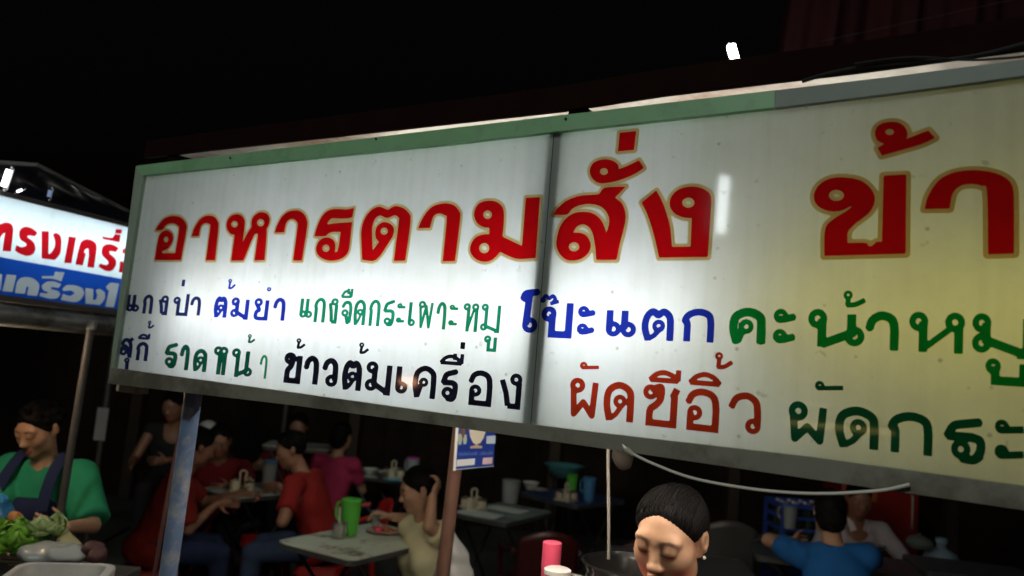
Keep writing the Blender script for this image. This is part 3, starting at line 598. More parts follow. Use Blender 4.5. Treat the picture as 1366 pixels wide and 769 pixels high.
MB().sheet(tarp, 40, 10).build('tarpaulin', mat('navy tarpaulin', (0.008, 0.009, 0.016), 0.35, var=0.3), aw, world=True, fix=False)
gut = thing('stall_gutter', 'dented shiny metal gutter under the white and blue stall sign', 'gutter', LEFT.P(0, zb_-0.07))
gz = zb_-0.075
MB().sheet(lambda u, v: LEFT.P(L0+(L1-L0)*u, gz+0.045*math.cos(math.pi*v)+0.004*math.sin(u*23)*math.sin(v*3), 0.05*math.sin(math.pi*v)-0.01+0.004*math.sin(u*31)), 60, 10).build('trough', M_galv, gut, world=True, fix=False)
MB().tube([LEFT.P(L0, gz+0.046, -0.008), LEFT.P(L1, gz+0.046, -0.008)], 0.006, 8).build('rim', M_galv, gut, world=True)
pt = dep(121, 440, 3.35); pb = dep(88, 700, 3.35)
lp = thing('awning_post', 'thin dark steel post standing before the cook in the green shirt', 'post', (pt[0], pt[1], 0))
MB().cyl((pb[0]-.05, pb[1], 0), (pt[0], pt[1], pt[2]+0.02), 0.016, n=12).build('pole', M_dsteel, lp, world=True)
MB().cyl((pt[0], pt[1], pt[2]), (pt[0], pt[1], pt[2]+.04), 0.022, n=12).build('collar', M_galv, lp, world=True)
MB().lathe([(0.05, 0), (0.05, 0.006), (0.02, 0.008)], (pb[0]-.05, pb[1], 0.001), 16).build('base_plate', M_dsteel, lp, world=True)
tg = emitter('small lamp glow', (0.95, 0.93, 1.0), 7)
tube_lamp('short white tube lamp at the left end of the neighbouring awning', dep(4.5, 249, 2.98), dep(12, 227, 2.98), 0.010, tg, (0, 1, 0), caps=.3)
tube_lamp('tiny slanted white lamp just above the neighbouring stall sign', dep(23, 256, 2.98), dep(29, 253.5, 2.98), 0.0035, tg, (0, 1, 0), caps=.4)
tube_lamp('dim bluish lamp under the neighbouring awning pipe', dep(65, 263, 3.14), dep(67, 254, 3.14), 0.007, emitter('blue reflection glow', (0.45, 0.6, 1.0), 0.35), (0, 1, 0), caps=.3)  # bluish reflection put in as a small glowing tube

# ------------------------------------------------------------------ roof of the main stall, its lamp and posts
M_wood = mat('dark red-brown wood', (0.012, 0.004, 0.003), 0.9, var=0.4, scale=10, bump=0.3, spec=0.08)
rf = thing('stall_roof', 'corrugated metal stall roof behind the sign top with dark brown front beam', 'roof', SIGN.P(1.2, 2.3, -0.1))
b0 = [(192, 211), (275, 201), (747, 148), (885, 127), (1144, 96), (1366, 66)]
BP = Plane(SO-SN*0.03, SD, SN); bl = [BP.px(*q) for q in b0]
bl.append(bl[-1]+(bl[-1]-bl[-2])); low = [BP.P(a, z) for a, z in bl]
MB().prism(low+[BP.P(a, z+0.058) for a, z in bl[::-1]], -SN*0.012).build('front_beam', M_wood, rf, world=True, smooth=False, bevel=0.003)
def roofz(a): return float(np.interp(a, [q[0] for q in bl], [q[1] for q in bl]))+0.05
def roofp(u, v):
    a = 0.03+2.9*u; return SIGN.P(a, roofz(a)-0.026+0.10*v+0.0012*math.sin(a*2*math.pi/0.076), -0.046-1.9*v)
MB().sheet(roofp, 300, 6).build('roof_sheet', mat('zinc roof', (0.46, 0.45, 0.42), 0.5, 0.2, var=0.2, scale=5, second=(0.22, 0.12, 0.06), sscale=2.4, smix=(0.52, 0.66)), rf, world=True, fix=False)
for a in (0.10, 1.565, 2.75): MB().box(SIGN.P(a, (2.262+roofz(a)-0.05)/2, -0.055), (0.05, 0.03, max(0.012, roofz(a)-0.05-2.262)), rotz(AL)).build('support_block', M_wood, rf, world=True, smooth=False)
bk = SIGN.P(1.4, 0, -1.85)
for a in (0.06, 2.7):
    q = SIGN.P(a, 0, -1.86); MB().cyl(q, (q[0], q[1], roofz(a)+0.08), 0.012, n=12).build('rear_post', M_dsteel, rf, world=True)
la, lb = SIGN.P(0.45, 2.06, -0.62), SIGN.P(2.25, 2.06, -0.62)
tl = tube_lamp('warm tube lamp hung under the stall roof behind the sign', la, lb, 0.014, emitter('stall roof glow', (1.0, 0.90, 0.78), 55), (0, 0, 1.2))
wl_a, wl_b = SIGN.P(1.02, 1.605, -0.222), SIGN.P(1.60, 1.605, -0.222)
tube_lamp('warm tube lamp on the back of the menu sign above the cook', wl_a, wl_b, 0.014, emitter('cook fill glow', (1.0, 0.83, 0.66), 80), (0, 0, 1))  # hidden tube added to light the cook's face
tube_lamp('second warm tube lamp on the back of the menu sign, right of the cook', SIGN.P(1.72, 1.605, -0.222), SIGN.P(2.15, 1.605, -0.222), 0.014, emitter('cook second fill glow', (1.0, 0.88, 0.74), 62), (0, 0, 1))  # another hidden tube added so her face is lit from both sides
gb = dep(-46, 470, 3.02); bl_ = thing('lamp_bulb', 'warm bulb hanging under the neighbouring awning left of the cook in green', 'lamp', gb)
MB().lathe([(0.001, -0.034), (0.02, -0.026), (0.03, -0.006), (0.03, 0.01), (0.018, 0.03), (0.012, 0.04)], gb, 16).build('glass', emitter('warm bulb glow', (1.0, 0.70, 0.46), 190), bl_, world=True)
MB().cyl(gb+np.array([0, 0, 0.04]), gb+np.array([0, 0, 0.09]), 0.014).build('socket', M_case, bl_, world=True); MB().tube([gb+np.array([0, 0, 0.09]), gb+np.array([0.02, 0.05, 0.62])], 0.003, 6).build('cord', mat('black wire', (0.012, 0.012, 0.012), 0.5), bl_, world=True)
hw = MB()
for q in (la, lb): MB().tube([q+np.array([0, 0, 0.06]), q+np.array([0, 0, 0.30])], 0.003, 6).build('hanger', M_dsteel, tl, world=True)

bp_top = SIGN.px(262, 521); q0 = SIGN.P(bp_top[0], 0, -0.12)
bx, by = q0[0], q0[1]
pdep = (q0-EYE)@FW
post = thing('sign_post', 'blue grey painted steel post with worn paint under the left end of the menu sign', 'post', (bx, by, 0))
q1 = dep(224, 769, 2.40); q2 = dep(259, 520, 2.40)
e_ = (q2-q1)/(q2[2]-q1[2])
MB().cyl(q1+e_*(0.012-q1[2]), q2+e_*(1.70-q2[2]), 0.0265, n=20).build('pole', mat('worn blue paint', (0.17, 0.25, 0.42), 0.42, 0.0, var=0.2, scale=16, second=(0.42, 0.43, 0.45), sscale=13, smix=(0.5, 0.68), bump=0.15), post, world=True)
qq = q1+e_*(-q1[2]); MB().lathe([(0.09, 0.0), (0.09, 0.008), (0.03, 0.012)], (qq[0], qq[1], 0.001), 20).build('base_plate', M_dsteel, post, world=True)
q3, q4 = dep(250, 520, 2.47), dep(246, 545, 2.47)
c1 = thing('cable', 'thin reddish cable hanging beside the blue post', 'cable', q3)
MB().tube([q3+np.array([0, 0, .12]), q3, q4, q4+np.array([-.02, .01, -.25]), q4+np.array([-.03, 0.0, -.6])], 0.006, 6).build('sheath', mat('reddish cable', (0.16, 0.07, 0.06), 0.5), c1, world=True)
q1 = dep(590, 772, 2.75); q2 = dep(607, 625, 2.75); e_ = (q2-q1)/(q2[2]-q1[2])
bpst = thing('wooden_post', 'reddish brown wooden post carrying the small blue notice', 'post', q1+e_*(-q1[2]))
MB().cyl(q1+e_*(-q1[2]), q1+e_*(2.3-q1[2]), 0.026, 0.024, n=14).build('pole', mat('brown post', (0.12, 0.06, 0.042), 0.7, var=0.3, scale=10, bump=0.3), bpst, world=True)
MB().box(q1+e_*(0.05-q1[2]), (0.12, 0.12, 0.1)).build('footing', mat('footing concrete', (0.2, 0.2, 0.19), 0.8), bpst, world=True, bevel=0.01)
# small blue notice on the post
NP_ = dep(606, 600, 2.70); na = math.atan2(*( (dep(660, 600, 2.86)-dep(606, 600, 2.70))[[1, 0]] ))
NOTE = Plane(np.array([NP_[0], NP_[1], 0]), np.array([math.cos(na), math.sin(na), 0]), np.array([math.sin(na), -math.cos(na), 0]))
nz = (590, 560, 9.61)
def npz(L): return [NOTE.px(590+x/9.61, 560+y/9.61) for x, y in L]
c4 = npz([(197, 60), (675, 60), (655, 600), (172, 648)])
nb = thing('notice_board', 'small blue notice with pale cup picture and white boxes on the brown post', 'sign', NOTE.P(*c4[3]))
NV = mat('notice blue', (0.012, 0.035, 0.23), 0.4, var=0.08)
def npoly(name, L, m, off, th=0.0, parent=nb):
    P = [NOTE.P(a, z, off) for a, z in npz(L)]
    mb = MB().prism(P[::-1] if th == 0 else P, NOTE.n*(-0.0012 if th == 0 else th)); return mb.build(name, m, parent, world=True, smooth=False)
npoly('board', [(197, -40), (690, -30), (655, 600), (172, 648)], NV, 0.0, -0.006)
npoly('edge_strip', [(168, 98), (200, 94), (165, 655), (133, 655)], mat('white edge', (0.75, 0.75, 0.73), 0.5), 0.003)
npoly('cup_picture', [(335, 20), (550, 20), (548, 160), (520, 240), (480, 300), (430, 318), (390, 295), (355, 225), (345, 150)], mat('cream print', (0.55, 0.52, 0.42), 0.6), 0.0022)
npoly('cup_base', [(352, 342), (400, 335), (432, 312), (465, 335), (505, 338), (500, 366), (352, 368)], mat('tan print', (0.42, 0.33, 0.22), 0.6), 0.0034)
npoly('badge', [(190, 250), (200, 195), (225, 178), (245, 200), (250, 260), (235, 318), (208, 325)], mat('pale green print', (0.33, 0.42, 0.33), 0.6), 0.0022)
npoly('badge', [(265, 250), (285, 190), (305, 195), (310, 260), (300, 310), (270, 315)], MATS['pale green print'], 0.0022)
npoly('label_box', [(565, 212), (678, 205), (672, 308), (562, 308)], mat('pale blue print', (0.42, 0.52, 0.62), 0.6), 0.0022)
npoly('label_box', [(186, 515), (415, 498), (408, 578), (178, 602)], mat('white print', (0.62, 0.66, 0.70), 0.6), 0.0022)
npoly('label_box', [(520, 492), (640, 484), (632, 566), (512, 574)], mat('pinkish print', (0.60, 0.45, 0.50), 0.6), 0.0022)
npoly('base_line', [(172, 634), (655, 594), (655, 600), (172, 643)], MATS['pale blue print'], 0.0022)
lt = MB(); rr = random.Random(3)
x = 205
while x < 640:                                   # a line of blurred script, unreadable in the photograph too
    h_ = rr.choice([40, 46, 60, 34]); wd = rr.uniform(9, 16); sl = 10
    if not 430 < x < 455:
        yb_ = 462-(x-205)*0.03
        for (dx, y0_, y1_) in ((0, yb_, yb_-h_), (wd, yb_-4, yb_-h_*.75)):
            P = [NOTE.P(a, z, 0.0022) for a, z in npz([(x+dx, y0_), (x+dx+6, y0_), (x+dx+6+sl, y1_), (x+dx+sl, y1_)])]
            lt.add(P[::-1], [[0, 1, 2, 3]])
    x += wd+rr.uniform(8, 14)
lt.build('script_line', mat('script blue', (0.11, 0.19, 0.52), 0.6), nb, world=True, smooth=False, fix=False)

# cables and hanging things
def cable(label, pts, r, m, cat='cable', name='cable'):
    P = smooth_poly(np.array(pts), False, 200, 6); o = MB().tube(P, r, 8).build(name, m, None)
    return tag(o, label, cat)
M_wcable = mat('white cable', (0.85, 0.82, 0.74), 0.5, var=0.06)
cable('white cable sagging below the bottom rail of the menu sign', [SIGN.P(*SIGN.px(x, y), 0.024) for x, y, t in ((838, 596, 1.60), (849, 604, 1.60), (880, 619, 1.58), (930, 637, 1.55), (1000, 650, 1.52), (1060, 656, 1.50), (1110, 657, 1.48), (1150, 655, 1.47), (1183, 652, 1.46), (1215, 645, 1.45))], 0.0026, M_wcable)
MB_plug = thing('plug', 'cream plug at the left end of the white cable', 'plug', SIGN.P(*SIGN.px(846, 602), .024))
MB().cyl(SIGN.P(*SIGN.px(842, 599), .024), SIGN.P(*SIGN.px(851, 606), .024), 0.006, 0.004, n=10).build('body', mat('cream plug', (0.6, 0.58, 0.5), 0.5), MB_plug, world=True)
for dy in (-1, 1): MB().cyl(SIGN.P(*SIGN.px(842, 599+dy*2), .024), SIGN.P(*SIGN.px(837, 595+dy*2), .024), 0.0012, n=8).build('pin', M_galv, MB_plug, world=True)
cable('thin grey cord hanging straight down left of the cook with the pearl earring', [dep(811, 585, 2.35), dep(811.5, 640, 2.35), dep(812, 700, 2.35), dep(812, 746, 2.35)], 0.0045, mat('grey cord', (0.33, 0.32, 0.29), 0.6), 'cord', 'cord')
M_wire = mat('black wire', (0.012, 0.012, 0.012), 0.5)
wz = 1.18
cable('black electric wire running low over the right end of the sign top rail', [BP.P(*BP.px(x, y), 0.035) for x, y in ((1075, 118), (1105, 109), (1145, 101), (1200, 95), (1260, 91), (1310, 84), (1366, 70), (1420, 55))], 0.0038, M_wire, 'wire', 'wire')
cable('thin black wire looping above the right end of the sign', [BP.P(*BP.px(x, y), 0.045) for x, y in ((1145, 98), (1190, 92), (1230, 90), (1290, 94), (1340, 92), (1400, 86))], 0.002, M_wire, 'wire', 'wire')

# lamp and bright tarpaulin lines built as wires in the dark above the roof
lc = dep(979, 76, 4.6); up_ = dep(975, 61, 4.6); dn_ = dep(984, 91, 4.6)
tube_lamp('bright white lamp shining in the dark above the stall roof', dn_, up_, 0.024, emitter('far lamp glow', (0.88, 0.96, 1.0), 25), (0, 1, 0), caps=0.3)
M_litline = mat('lit line steel', (0.5, 0.5, 0.5), 0.3, 0.8)  # metal for the bright lines of light along the tarpaulin
for x0, y0, x1, y1, r_ in ((860, 112, 1190, 68, 0.004), (1085, 69, 1290, 40, 0.0022), (1130, 48, 1240, 24, 0.0018)):
    cable({860: 'longest taut steel wire crossing just below the bright lamp', 1085: 'second taut steel wire above the dark red cloth', 1130: 'topmost short taut steel wire at the upper right'}[x0], [dep(x0-(x1-x0)*.3, y0-(y1-y0)*.3, 4.5), dep(x0, y0, 4.5), dep(x1, y1, 4.5), dep(x1+(x1-x0)*1.2, y1+(y1-y0)*1.2, 4.5)], r_, M_litline, 'wire', 'wire')
rc = thing('tarpaulin', 'dark red cloth awning hanging in the dark at the upper right', 'awning', dep(1180, 30, 5.2))  # sheet stands in for faint reddish reflections
c = [dep(1030, 112, 5.2), dep(1500, 60, 5.2), dep(1500, -90, 5.6), dep(1055, -40, 5.6)]
MB().sheet(lambda u, v: (c[0]*(1-u)+c[1]*u)*(1-v)+(c[3]*(1-u)+c[2]*u)*v+np.array([0, 0.05*math.sin(u*31)+0.03*math.sin(u*77), 0]), 80, 6).build('cloth', mat('dark red cloth', (0.055, 0.006, 0.010), 0.7, var=0.3), rc, world=True, fix=False)
MB().tube([c[3], c[2]], 0.02, 8).build('rod', M_dsteel, rc, world=True)

# ------------------------------------------------------------------ eating place behind: canopy, wall, added lamps
wl = thing('plank_wall', 'dark brown plank wall far behind the dining tables', 'wall', (0, 8.7, 0))
M_plank = mat('dark planks', (0.022, 0.014, 0.009), 0.8, var=0.7, scale=1.2, bump=0.3, second=(0.008, 0.006, 0.005), sscale=1.0, spec=.1)
mb = MB()
for i in range(56): mb.box((-6+i*0.25+0.1, 8.7+0.004*(i % 2), 1.25), (0.2485, 0.03, 2.5))
mb.build('planks', M_plank, wl, world=True, smooth=False, bevel=0.004)
for x in (-4, -1.6, 0.62, 2.6, 5): MB().box((x, 8.6, 1.25), (0.12, 0.12, 2.5)).build('stud', mat('stud brown', (0.035, 0.02, 0.012), 0.7, var=0.3), wl, world=True, smooth=False, bevel=0.005)
cn = thing('canopy', 'dark canopy over the dining tables behind the sign', 'canopy', (0.3, 6.8, 0))
MB().sheet(lambda u, v: np.array([-2.4+6.2*u, 4.95+3.6*v, 2.72+0.02*math.sin(u*60)]), 120, 2).build('roof_sheet', mat('canopy sheet', (0.06, 0.06, 0.06), 0.7), cn, world=True, fix=False)
for x, y in ((-2.35, 8.5), (3.7, 5.0), (3.7, 8.5)): MB().cyl((x, y, 0), (x, y, 2.71), 0.03, n=12).build('post', M_dsteel, cn, world=True)
for i, (x, y, z, s_, lb_) in enumerate(((-0.75, 4.95, 2.25, 46, 'tube lamp hung from the canopy above the near dining table'), (0.9, 6.6, 2.45, 9, 'tube lamp hung from the canopy above the blue table'), (2.6, 5.3, 2.4, 8, 'tube lamp hung from the canopy at the right of the dining place'))):  # hidden tubes added to brighten the diners
    t = tube_lamp(lb_, (x-.3, y, z), (x+.3, y, z), 0.014, emitter('diner fill glow %d' % i, (0.95, 1.0, 0.88), s_), (0, 0, 1.2))
    for dx in (-.25, .25): MB().tube([(x+dx, y, z+.04), (x+dx, y, 2.7)], 0.003, 6).build('hanger', M_dsteel, t, world=True)
# ------------------------------------------------------------------ people: solid shapes from distance fields
class Solid:
    def __init__(s, lo, hi, h, fine=()):
        def axis(k):
            a = [lo[k]]; x = lo[k]
            while x < hi[k]:
                st = h
                for c, r, hf in fine:
                    if c[k]-r-h*0.6 < x < c[k]+r: st = min(st, hf)
                x += st; a.append(x)
            return np.array(a)
        s.ax = [axis(k) for k in range(3)]; s.D = np.full([len(a) for a in s.ax], 1.0); s.h = h
    def blk(s, lo, hi):
        sl = tuple(slice(max(0, np.searchsorted(a, l)-1), min(len(a), np.searchsorted(a, u)+1)) for a, l, u in zip(s.ax, lo, hi))
        X, Y, Z = np.meshgrid(*[a[q] for a, q in zip(s.ax, sl)], indexing='ij', sparse=True); return sl, X, Y, Z
    def put(s, sl, d, k, op='u'):
        o = s.D[sl]
        if op == 'u':
            if k > 0: h = np.maximum(k-np.abs(o-d), 0)/k; s.D[sl] = np.minimum(o, d)-h*h*k*0.25
            else: s.D[sl] = np.minimum(o, d)
        else:
            d = -d; h = np.maximum(k-np.abs(o-d), 0)/max(k, 1e-9); s.D[sl] = np.maximum(o, d)+h*h*k*0.25
    def cone(s, a, b, ra, rb=None, k=0.02, op='u', cut=False):
        rb = ra if rb is None else rb; a = np.asarray(a, float); b = np.asarray(b, float); p = max(ra, rb)+k+s.h*2.5
        sl, X, Y, Z = s.blk(np.minimum(a, b)-p, np.maximum(a, b)+p)
        e = b-a; ee = e@e; tr = ((X-a[0])*e[0]+(Y-a[1])*e[1]+(Z-a[2])*e[2])/ee; t = np.clip(tr, 0, 1)
        d = np.sqrt((X-a[0]-e[0]*t)**2+(Y-a[1]-e[1]*t)**2+(Z-a[2]-e[2]*t)**2)-(ra+(rb-ra)*t)
        if cut: d = np.maximum(d, (tr-1)*math.sqrt(ee))
        s.put(sl, d, k, op)
    def ell(s, c, r, M=None, k=0.02, op='u'):
        c = np.asarray(c, float); r = np.asarray(r, float); p = r.max()+k+s.h*2.5
        sl, X, Y, Z = s.blk(c-p, c+p); q = [X-c[0], Y-c[1], Z-c[2]]
        if M is not None: q = [sum(M[j, i]*q[j] for j in range(3)) for i in range(3)]
        k0 = np.sqrt(sum((v/w_)**2 for v, w_ in zip(q, r))); k1 = np.sqrt(sum((v/(w_*w_))**2 for v, w_ in zip(q, r)))
        s.put(sl, k0*(k0-1)/np.maximum(k1, 1e-6), k, op)
    def halfspace(s, p, n, k=0.0):               # keeps the side n points away from
        n = np.asarray(n, float); n = n/np.linalg.norm(n); X, Y, Z = np.meshgrid(*s.ax, indexing='ij', sparse=True)
        d = (X-p[0])*n[0]+(Y-p[1])*n[1]+(Z-p[2])*n[2]; s.D = np.maximum(s.D, d)
    def wrinkle(s, amp, f, seed=0):
        X, Y, Z = np.meshgrid(*s.ax, indexing='ij', sparse=True)
        s.D = s.D+amp*(np.sin(f*(X+0.6*Z)+seed)*np.sin(f*0.8*(Y-0.5*Z)+2*seed)+0.6*np.sin(f*1.7*(Z+0.4*X-0.3*Y)+seed*3))
    def nets(s):
        D = s.D; S = D < 0; c = np.zeros([n-1 for n in D.shape], np.int8)
        for i in (0, 1):
            for j in (0, 1):
                for k in (0, 1): c += S[i:D.shape[0]-1+i, j:D.shape[1]-1+j, k:D.shape[2]-1+k]
        I = np.argwhere((c > 0) & (c < 8)); vid = -np.ones(c.shape, np.int64); vid[tuple(I.T)] = np.arange(len(I))
        acc = np.zeros((len(I), 3)); cnt = np.zeros(len(I)); C8 = [(i, j, k) for i in (0, 1) for j in (0, 1) for k in (0, 1)]
        for a in C8:
            for b in C8:
                if b > a and sum(abs(p-q) for p, q in zip(a, b)) == 1:
                    ia, ib = I+a, I+b; da, db = D[tuple(ia.T)], D[tuple(ib.T)]; m = (da < 0) != (db < 0)
                    t = da/np.where(m, da-db, 1)
                    for q in range(3):
                        pa, pb = s.ax[q][ia[:, q]], s.ax[q][ib[:, q]]; acc[:, q] += np.where(m, pa+t*(pb-pa), 0)
                    cnt += m
        V = acc/cnt[:, None]; F = []
        for ax in range(3):
            o1, o2 = [q for q in range(3) if q != ax]
            sa = [slice(None)]*3; sb = [slice(None)]*3; sa[ax] = slice(0, -1); sb[ax] = slice(1, None)
            for q in (o1, o2): sa[q] = slice(1, -1); sb[q] = slice(1, -1)
            A, B = S[tuple(sa)], S[tuple(sb)]; E_ = np.argwhere(A != B)
            if not len(E_): continue
            flip = A[tuple(E_.T)]; base = E_.copy(); base[:, o1] += 1; base[:, o2] += 1
            def cell(d1, d2):
                z = base.copy(); z[:, o1] += d1; z[:, o2] += d2; return vid[tuple(z.T)]
            Q = np.stack([cell(-1, -1), cell(0, -1), cell(0, 0), cell(-1, 0)], 1)
            if ax == 1: flip = ~flip
            Q[~flip] = Q[~flip][:, ::-1]; F.append(Q)
        return V, np.concatenate(F)
def unit(v): v = np.asarray(v, float); return v/np.linalg.norm(v)
def basis(yaw_vec, pitch=0.0, roll=0.0):
    """columns right, forward, up; yaw_vec = where it faces (x, y); pitch > 0 looks down"""
    f = unit([yaw_vec[0], yaw_vec[1], 0]); r = np.array([f[1], -f[0], 0]); u = np.array([0, 0, 1.0])
    f2 = f*math.cos(pitch)-u*math.sin(pitch); u2 = u*math.cos(pitch)+f*math.sin(pitch)
    r2 = r*math.cos(roll)+u2*math.sin(roll); u3 = u2*math.cos(roll)-r*math.sin(roll)
    return np.stack([r2, f2, u3], 1)
def elbow(a, b, l1, l2, pole):
    d = b-a; L = min(np.linalg.norm(d), (l1+l2)*0.998); e = d/np.linalg.norm(d); b = a+e*L
    x = (l1*l1-l2*l2+L*L)/(2*L); h = math.sqrt(max(l1*l1-x*x, 0)); p = np.asarray(pole, float); p = p-e*(p@e); p = unit(p)
    return a+e*x+p*h, b
def head_solid(S, c, M, detail=False, g=1.0):
    T = lambda *p: c+M@(np.array(p)*g)
    E_ = lambda p, r, k=0.02, op='u': S.ell(T(*p), np.array(r)*g, M, k, op)
    E_((0, -.012, .035), (.074, .094, .076 if detail else .084), .02)
    E_((0, .022, -.032), (.060, .064, .082), .035)                  # face
    E_((0, .052, -.092), (.026, .026, .020), .03)                   # chin
    for sx in (-1, 1):
        E_((sx*.040, .046, -.020), (.027, .029, .028), .03)         # cheek
        E_((sx*.046, .014, -.066), (.020, .032, .028), .03)         # jaw
        E_((sx*.031, .091, .012), (.020, .007, .010), .018, 'd')    # socket
        E_((sx*.0305, .0795, .008), (.0175, .0105, .0125), .010)     # lid over the eye
        E_((sx*.030, .073, .031), (.022, .008, .008), .026)         # brow ridge
        S.cone(T(sx*.073, -.012, .020), T(sx*.070, -.004, -.024), .010*g, .008*g, .008)
        E_((sx*.080, -.016, .006), (.008, .018, .029), .006)        # ear
        E_((sx*.088, -.010, .008), (.006, .009, .015), .004, 'd')
        E_((sx*.0118, .089, -.033), (.0078, .0095, .0070), .007)     # nostril wing
    S.cone(T(0, .079, .016), T(0, .099, -.025), .0070*g, .0098*g, .016)
    E_((0, .101, -.027), (.0105, .009, .0085), .009)
    E_((0, .082, -.0595), (.023, .010, .0058), .006); E_((0, .081, -.0695), (.019, .011, .0065), .005)
    E_((0, .094, -.0645), (.024, .008, .0016), .003, 'd')
def hand(S, wr, d, nrm, side, curl=0.4, g=1.0, rad=0.0078):
    """wr wrist, d pointing direction, nrm palm side"""
    d = unit(d); nrm = np.asarray(nrm, float); nrm = unit(nrm-d*(nrm@d)); sd = np.cross(d, nrm)*side
    pc = wr+d*0.046*g; M = np.stack([sd, d, nrm], 1)
    S.ell(pc, (0.036*g, 0.05*g, 0.015*g), M, 0.01)
    for i, (o, L) in enumerate(((.029, .066), (.010, .076), (-.010, .070), (-.028, .055))):
        b = wr+d*0.082*g+sd*o*g-nrm*.001; c1 = curl*(0.7+0.15*i); L *= g
        d1 = d*math.cos(c1)+nrm*math.sin(c1)+sd*o*1.5; d1 = unit(d1); m = b+d1*L*.5
        c2 = c1+curl*1.1; d2 = unit(d*math.cos(c2)+nrm*math.sin(c2)); m2 = m+d2*L*.32; c3 = c2+curl*.6
        d3 = unit(d*math.cos(c3)+nrm*math.sin(c3))
        S.cone(b, m, rad*1.08, rad, .003); S.cone(m, m2, rad, rad*.92, .002); S.cone(m2, m2+d3*L*.22, rad*.92, rad*.78, .002)
    tb = wr+d*.022*g+sd*.026*g; td = unit(d*.62+sd*.68+nrm*.35); t1 = tb+td*.038*g; t2 = t1+unit(td+d*.7+nrm*.2)*.030*g
    S.cone(tb, t1, rad*1.45, rad*1.1, .006); S.cone(t1, t2, rad*1.1, rad*.82, .003)
SKIN = mat('tan skin', (0.40, 0.235, 0.145), 0.55, var=0.13, scale=45, sub=0.05, bump=0.12, second=(0.36, 0.19, 0.12), sscale=28, smix=(0.45, 0.8))
SKIN_D = mat('brown skin', (0.26, 0.125, 0.075), 0.5, var=0.10, scale=30)
def pigment(m):
    nt = m.node_tree; b = nt.nodes['Principled BSDF']; src = b.inputs['Base Color'].links[0].from_socket
    for nm, col in (('lip', (.33, .07, .06)), ('brow', (.075, .04, .028)), ('lash', (.018, .011, .009)), ('eye', (.5, .46, .42))):
        a = nt.nodes.new('ShaderNodeAttribute'); a.attribute_name = nm; x = nt.nodes.new('ShaderNodeMix'); x.data_type = 'RGBA'
        x.inputs[7].default_value = (*col, 1); nt.links.new(a.outputs['Fac'], x.inputs[0]); nt.links.new(src, x.inputs[6]); src = x.outputs[2]
    nt.links.new(src, b.inputs['Base Color'])
pigment(SKIN); pigment(SKIN_D)
def hairmat():
    m = mat('black hair', (0.005, 0.0045, 0.0045), 0.5, var=0.35, scale=4, bump=0.0, spec=0.06); nt = m.node_tree
    if 'strands' not in nt.nodes:
        wv = nt.nodes.new('ShaderNodeTexNoise'); wv.name = 'strands'; wv.inputs['Scale'].default_value = 90; wv.inputs['Detail'].default_value = 4
        mp = nt.nodes.new('ShaderNodeMapping'); mp.inputs['Scale'].default_value = (6, 1, 0.8); tc = nt.nodes['Texture Coordinate']
        nt.links.new(tc.outputs['Object'], mp.inputs[0]); nt.links.new(mp.outputs[0], wv.inputs['Vector'])
        bp = nt.nodes.new('ShaderNodeBump'); bp.inputs['Strength'].default_value = 0.6; bp.inputs['Distance'].default_value = 0.004
        nt.links.new(wv.outputs['Fac'], bp.inputs['Height']); nt.links.new(bp.outputs[0], nt.nodes['Principled BSDF'].inputs['Normal'])
    return m
HAIR = hairmat()
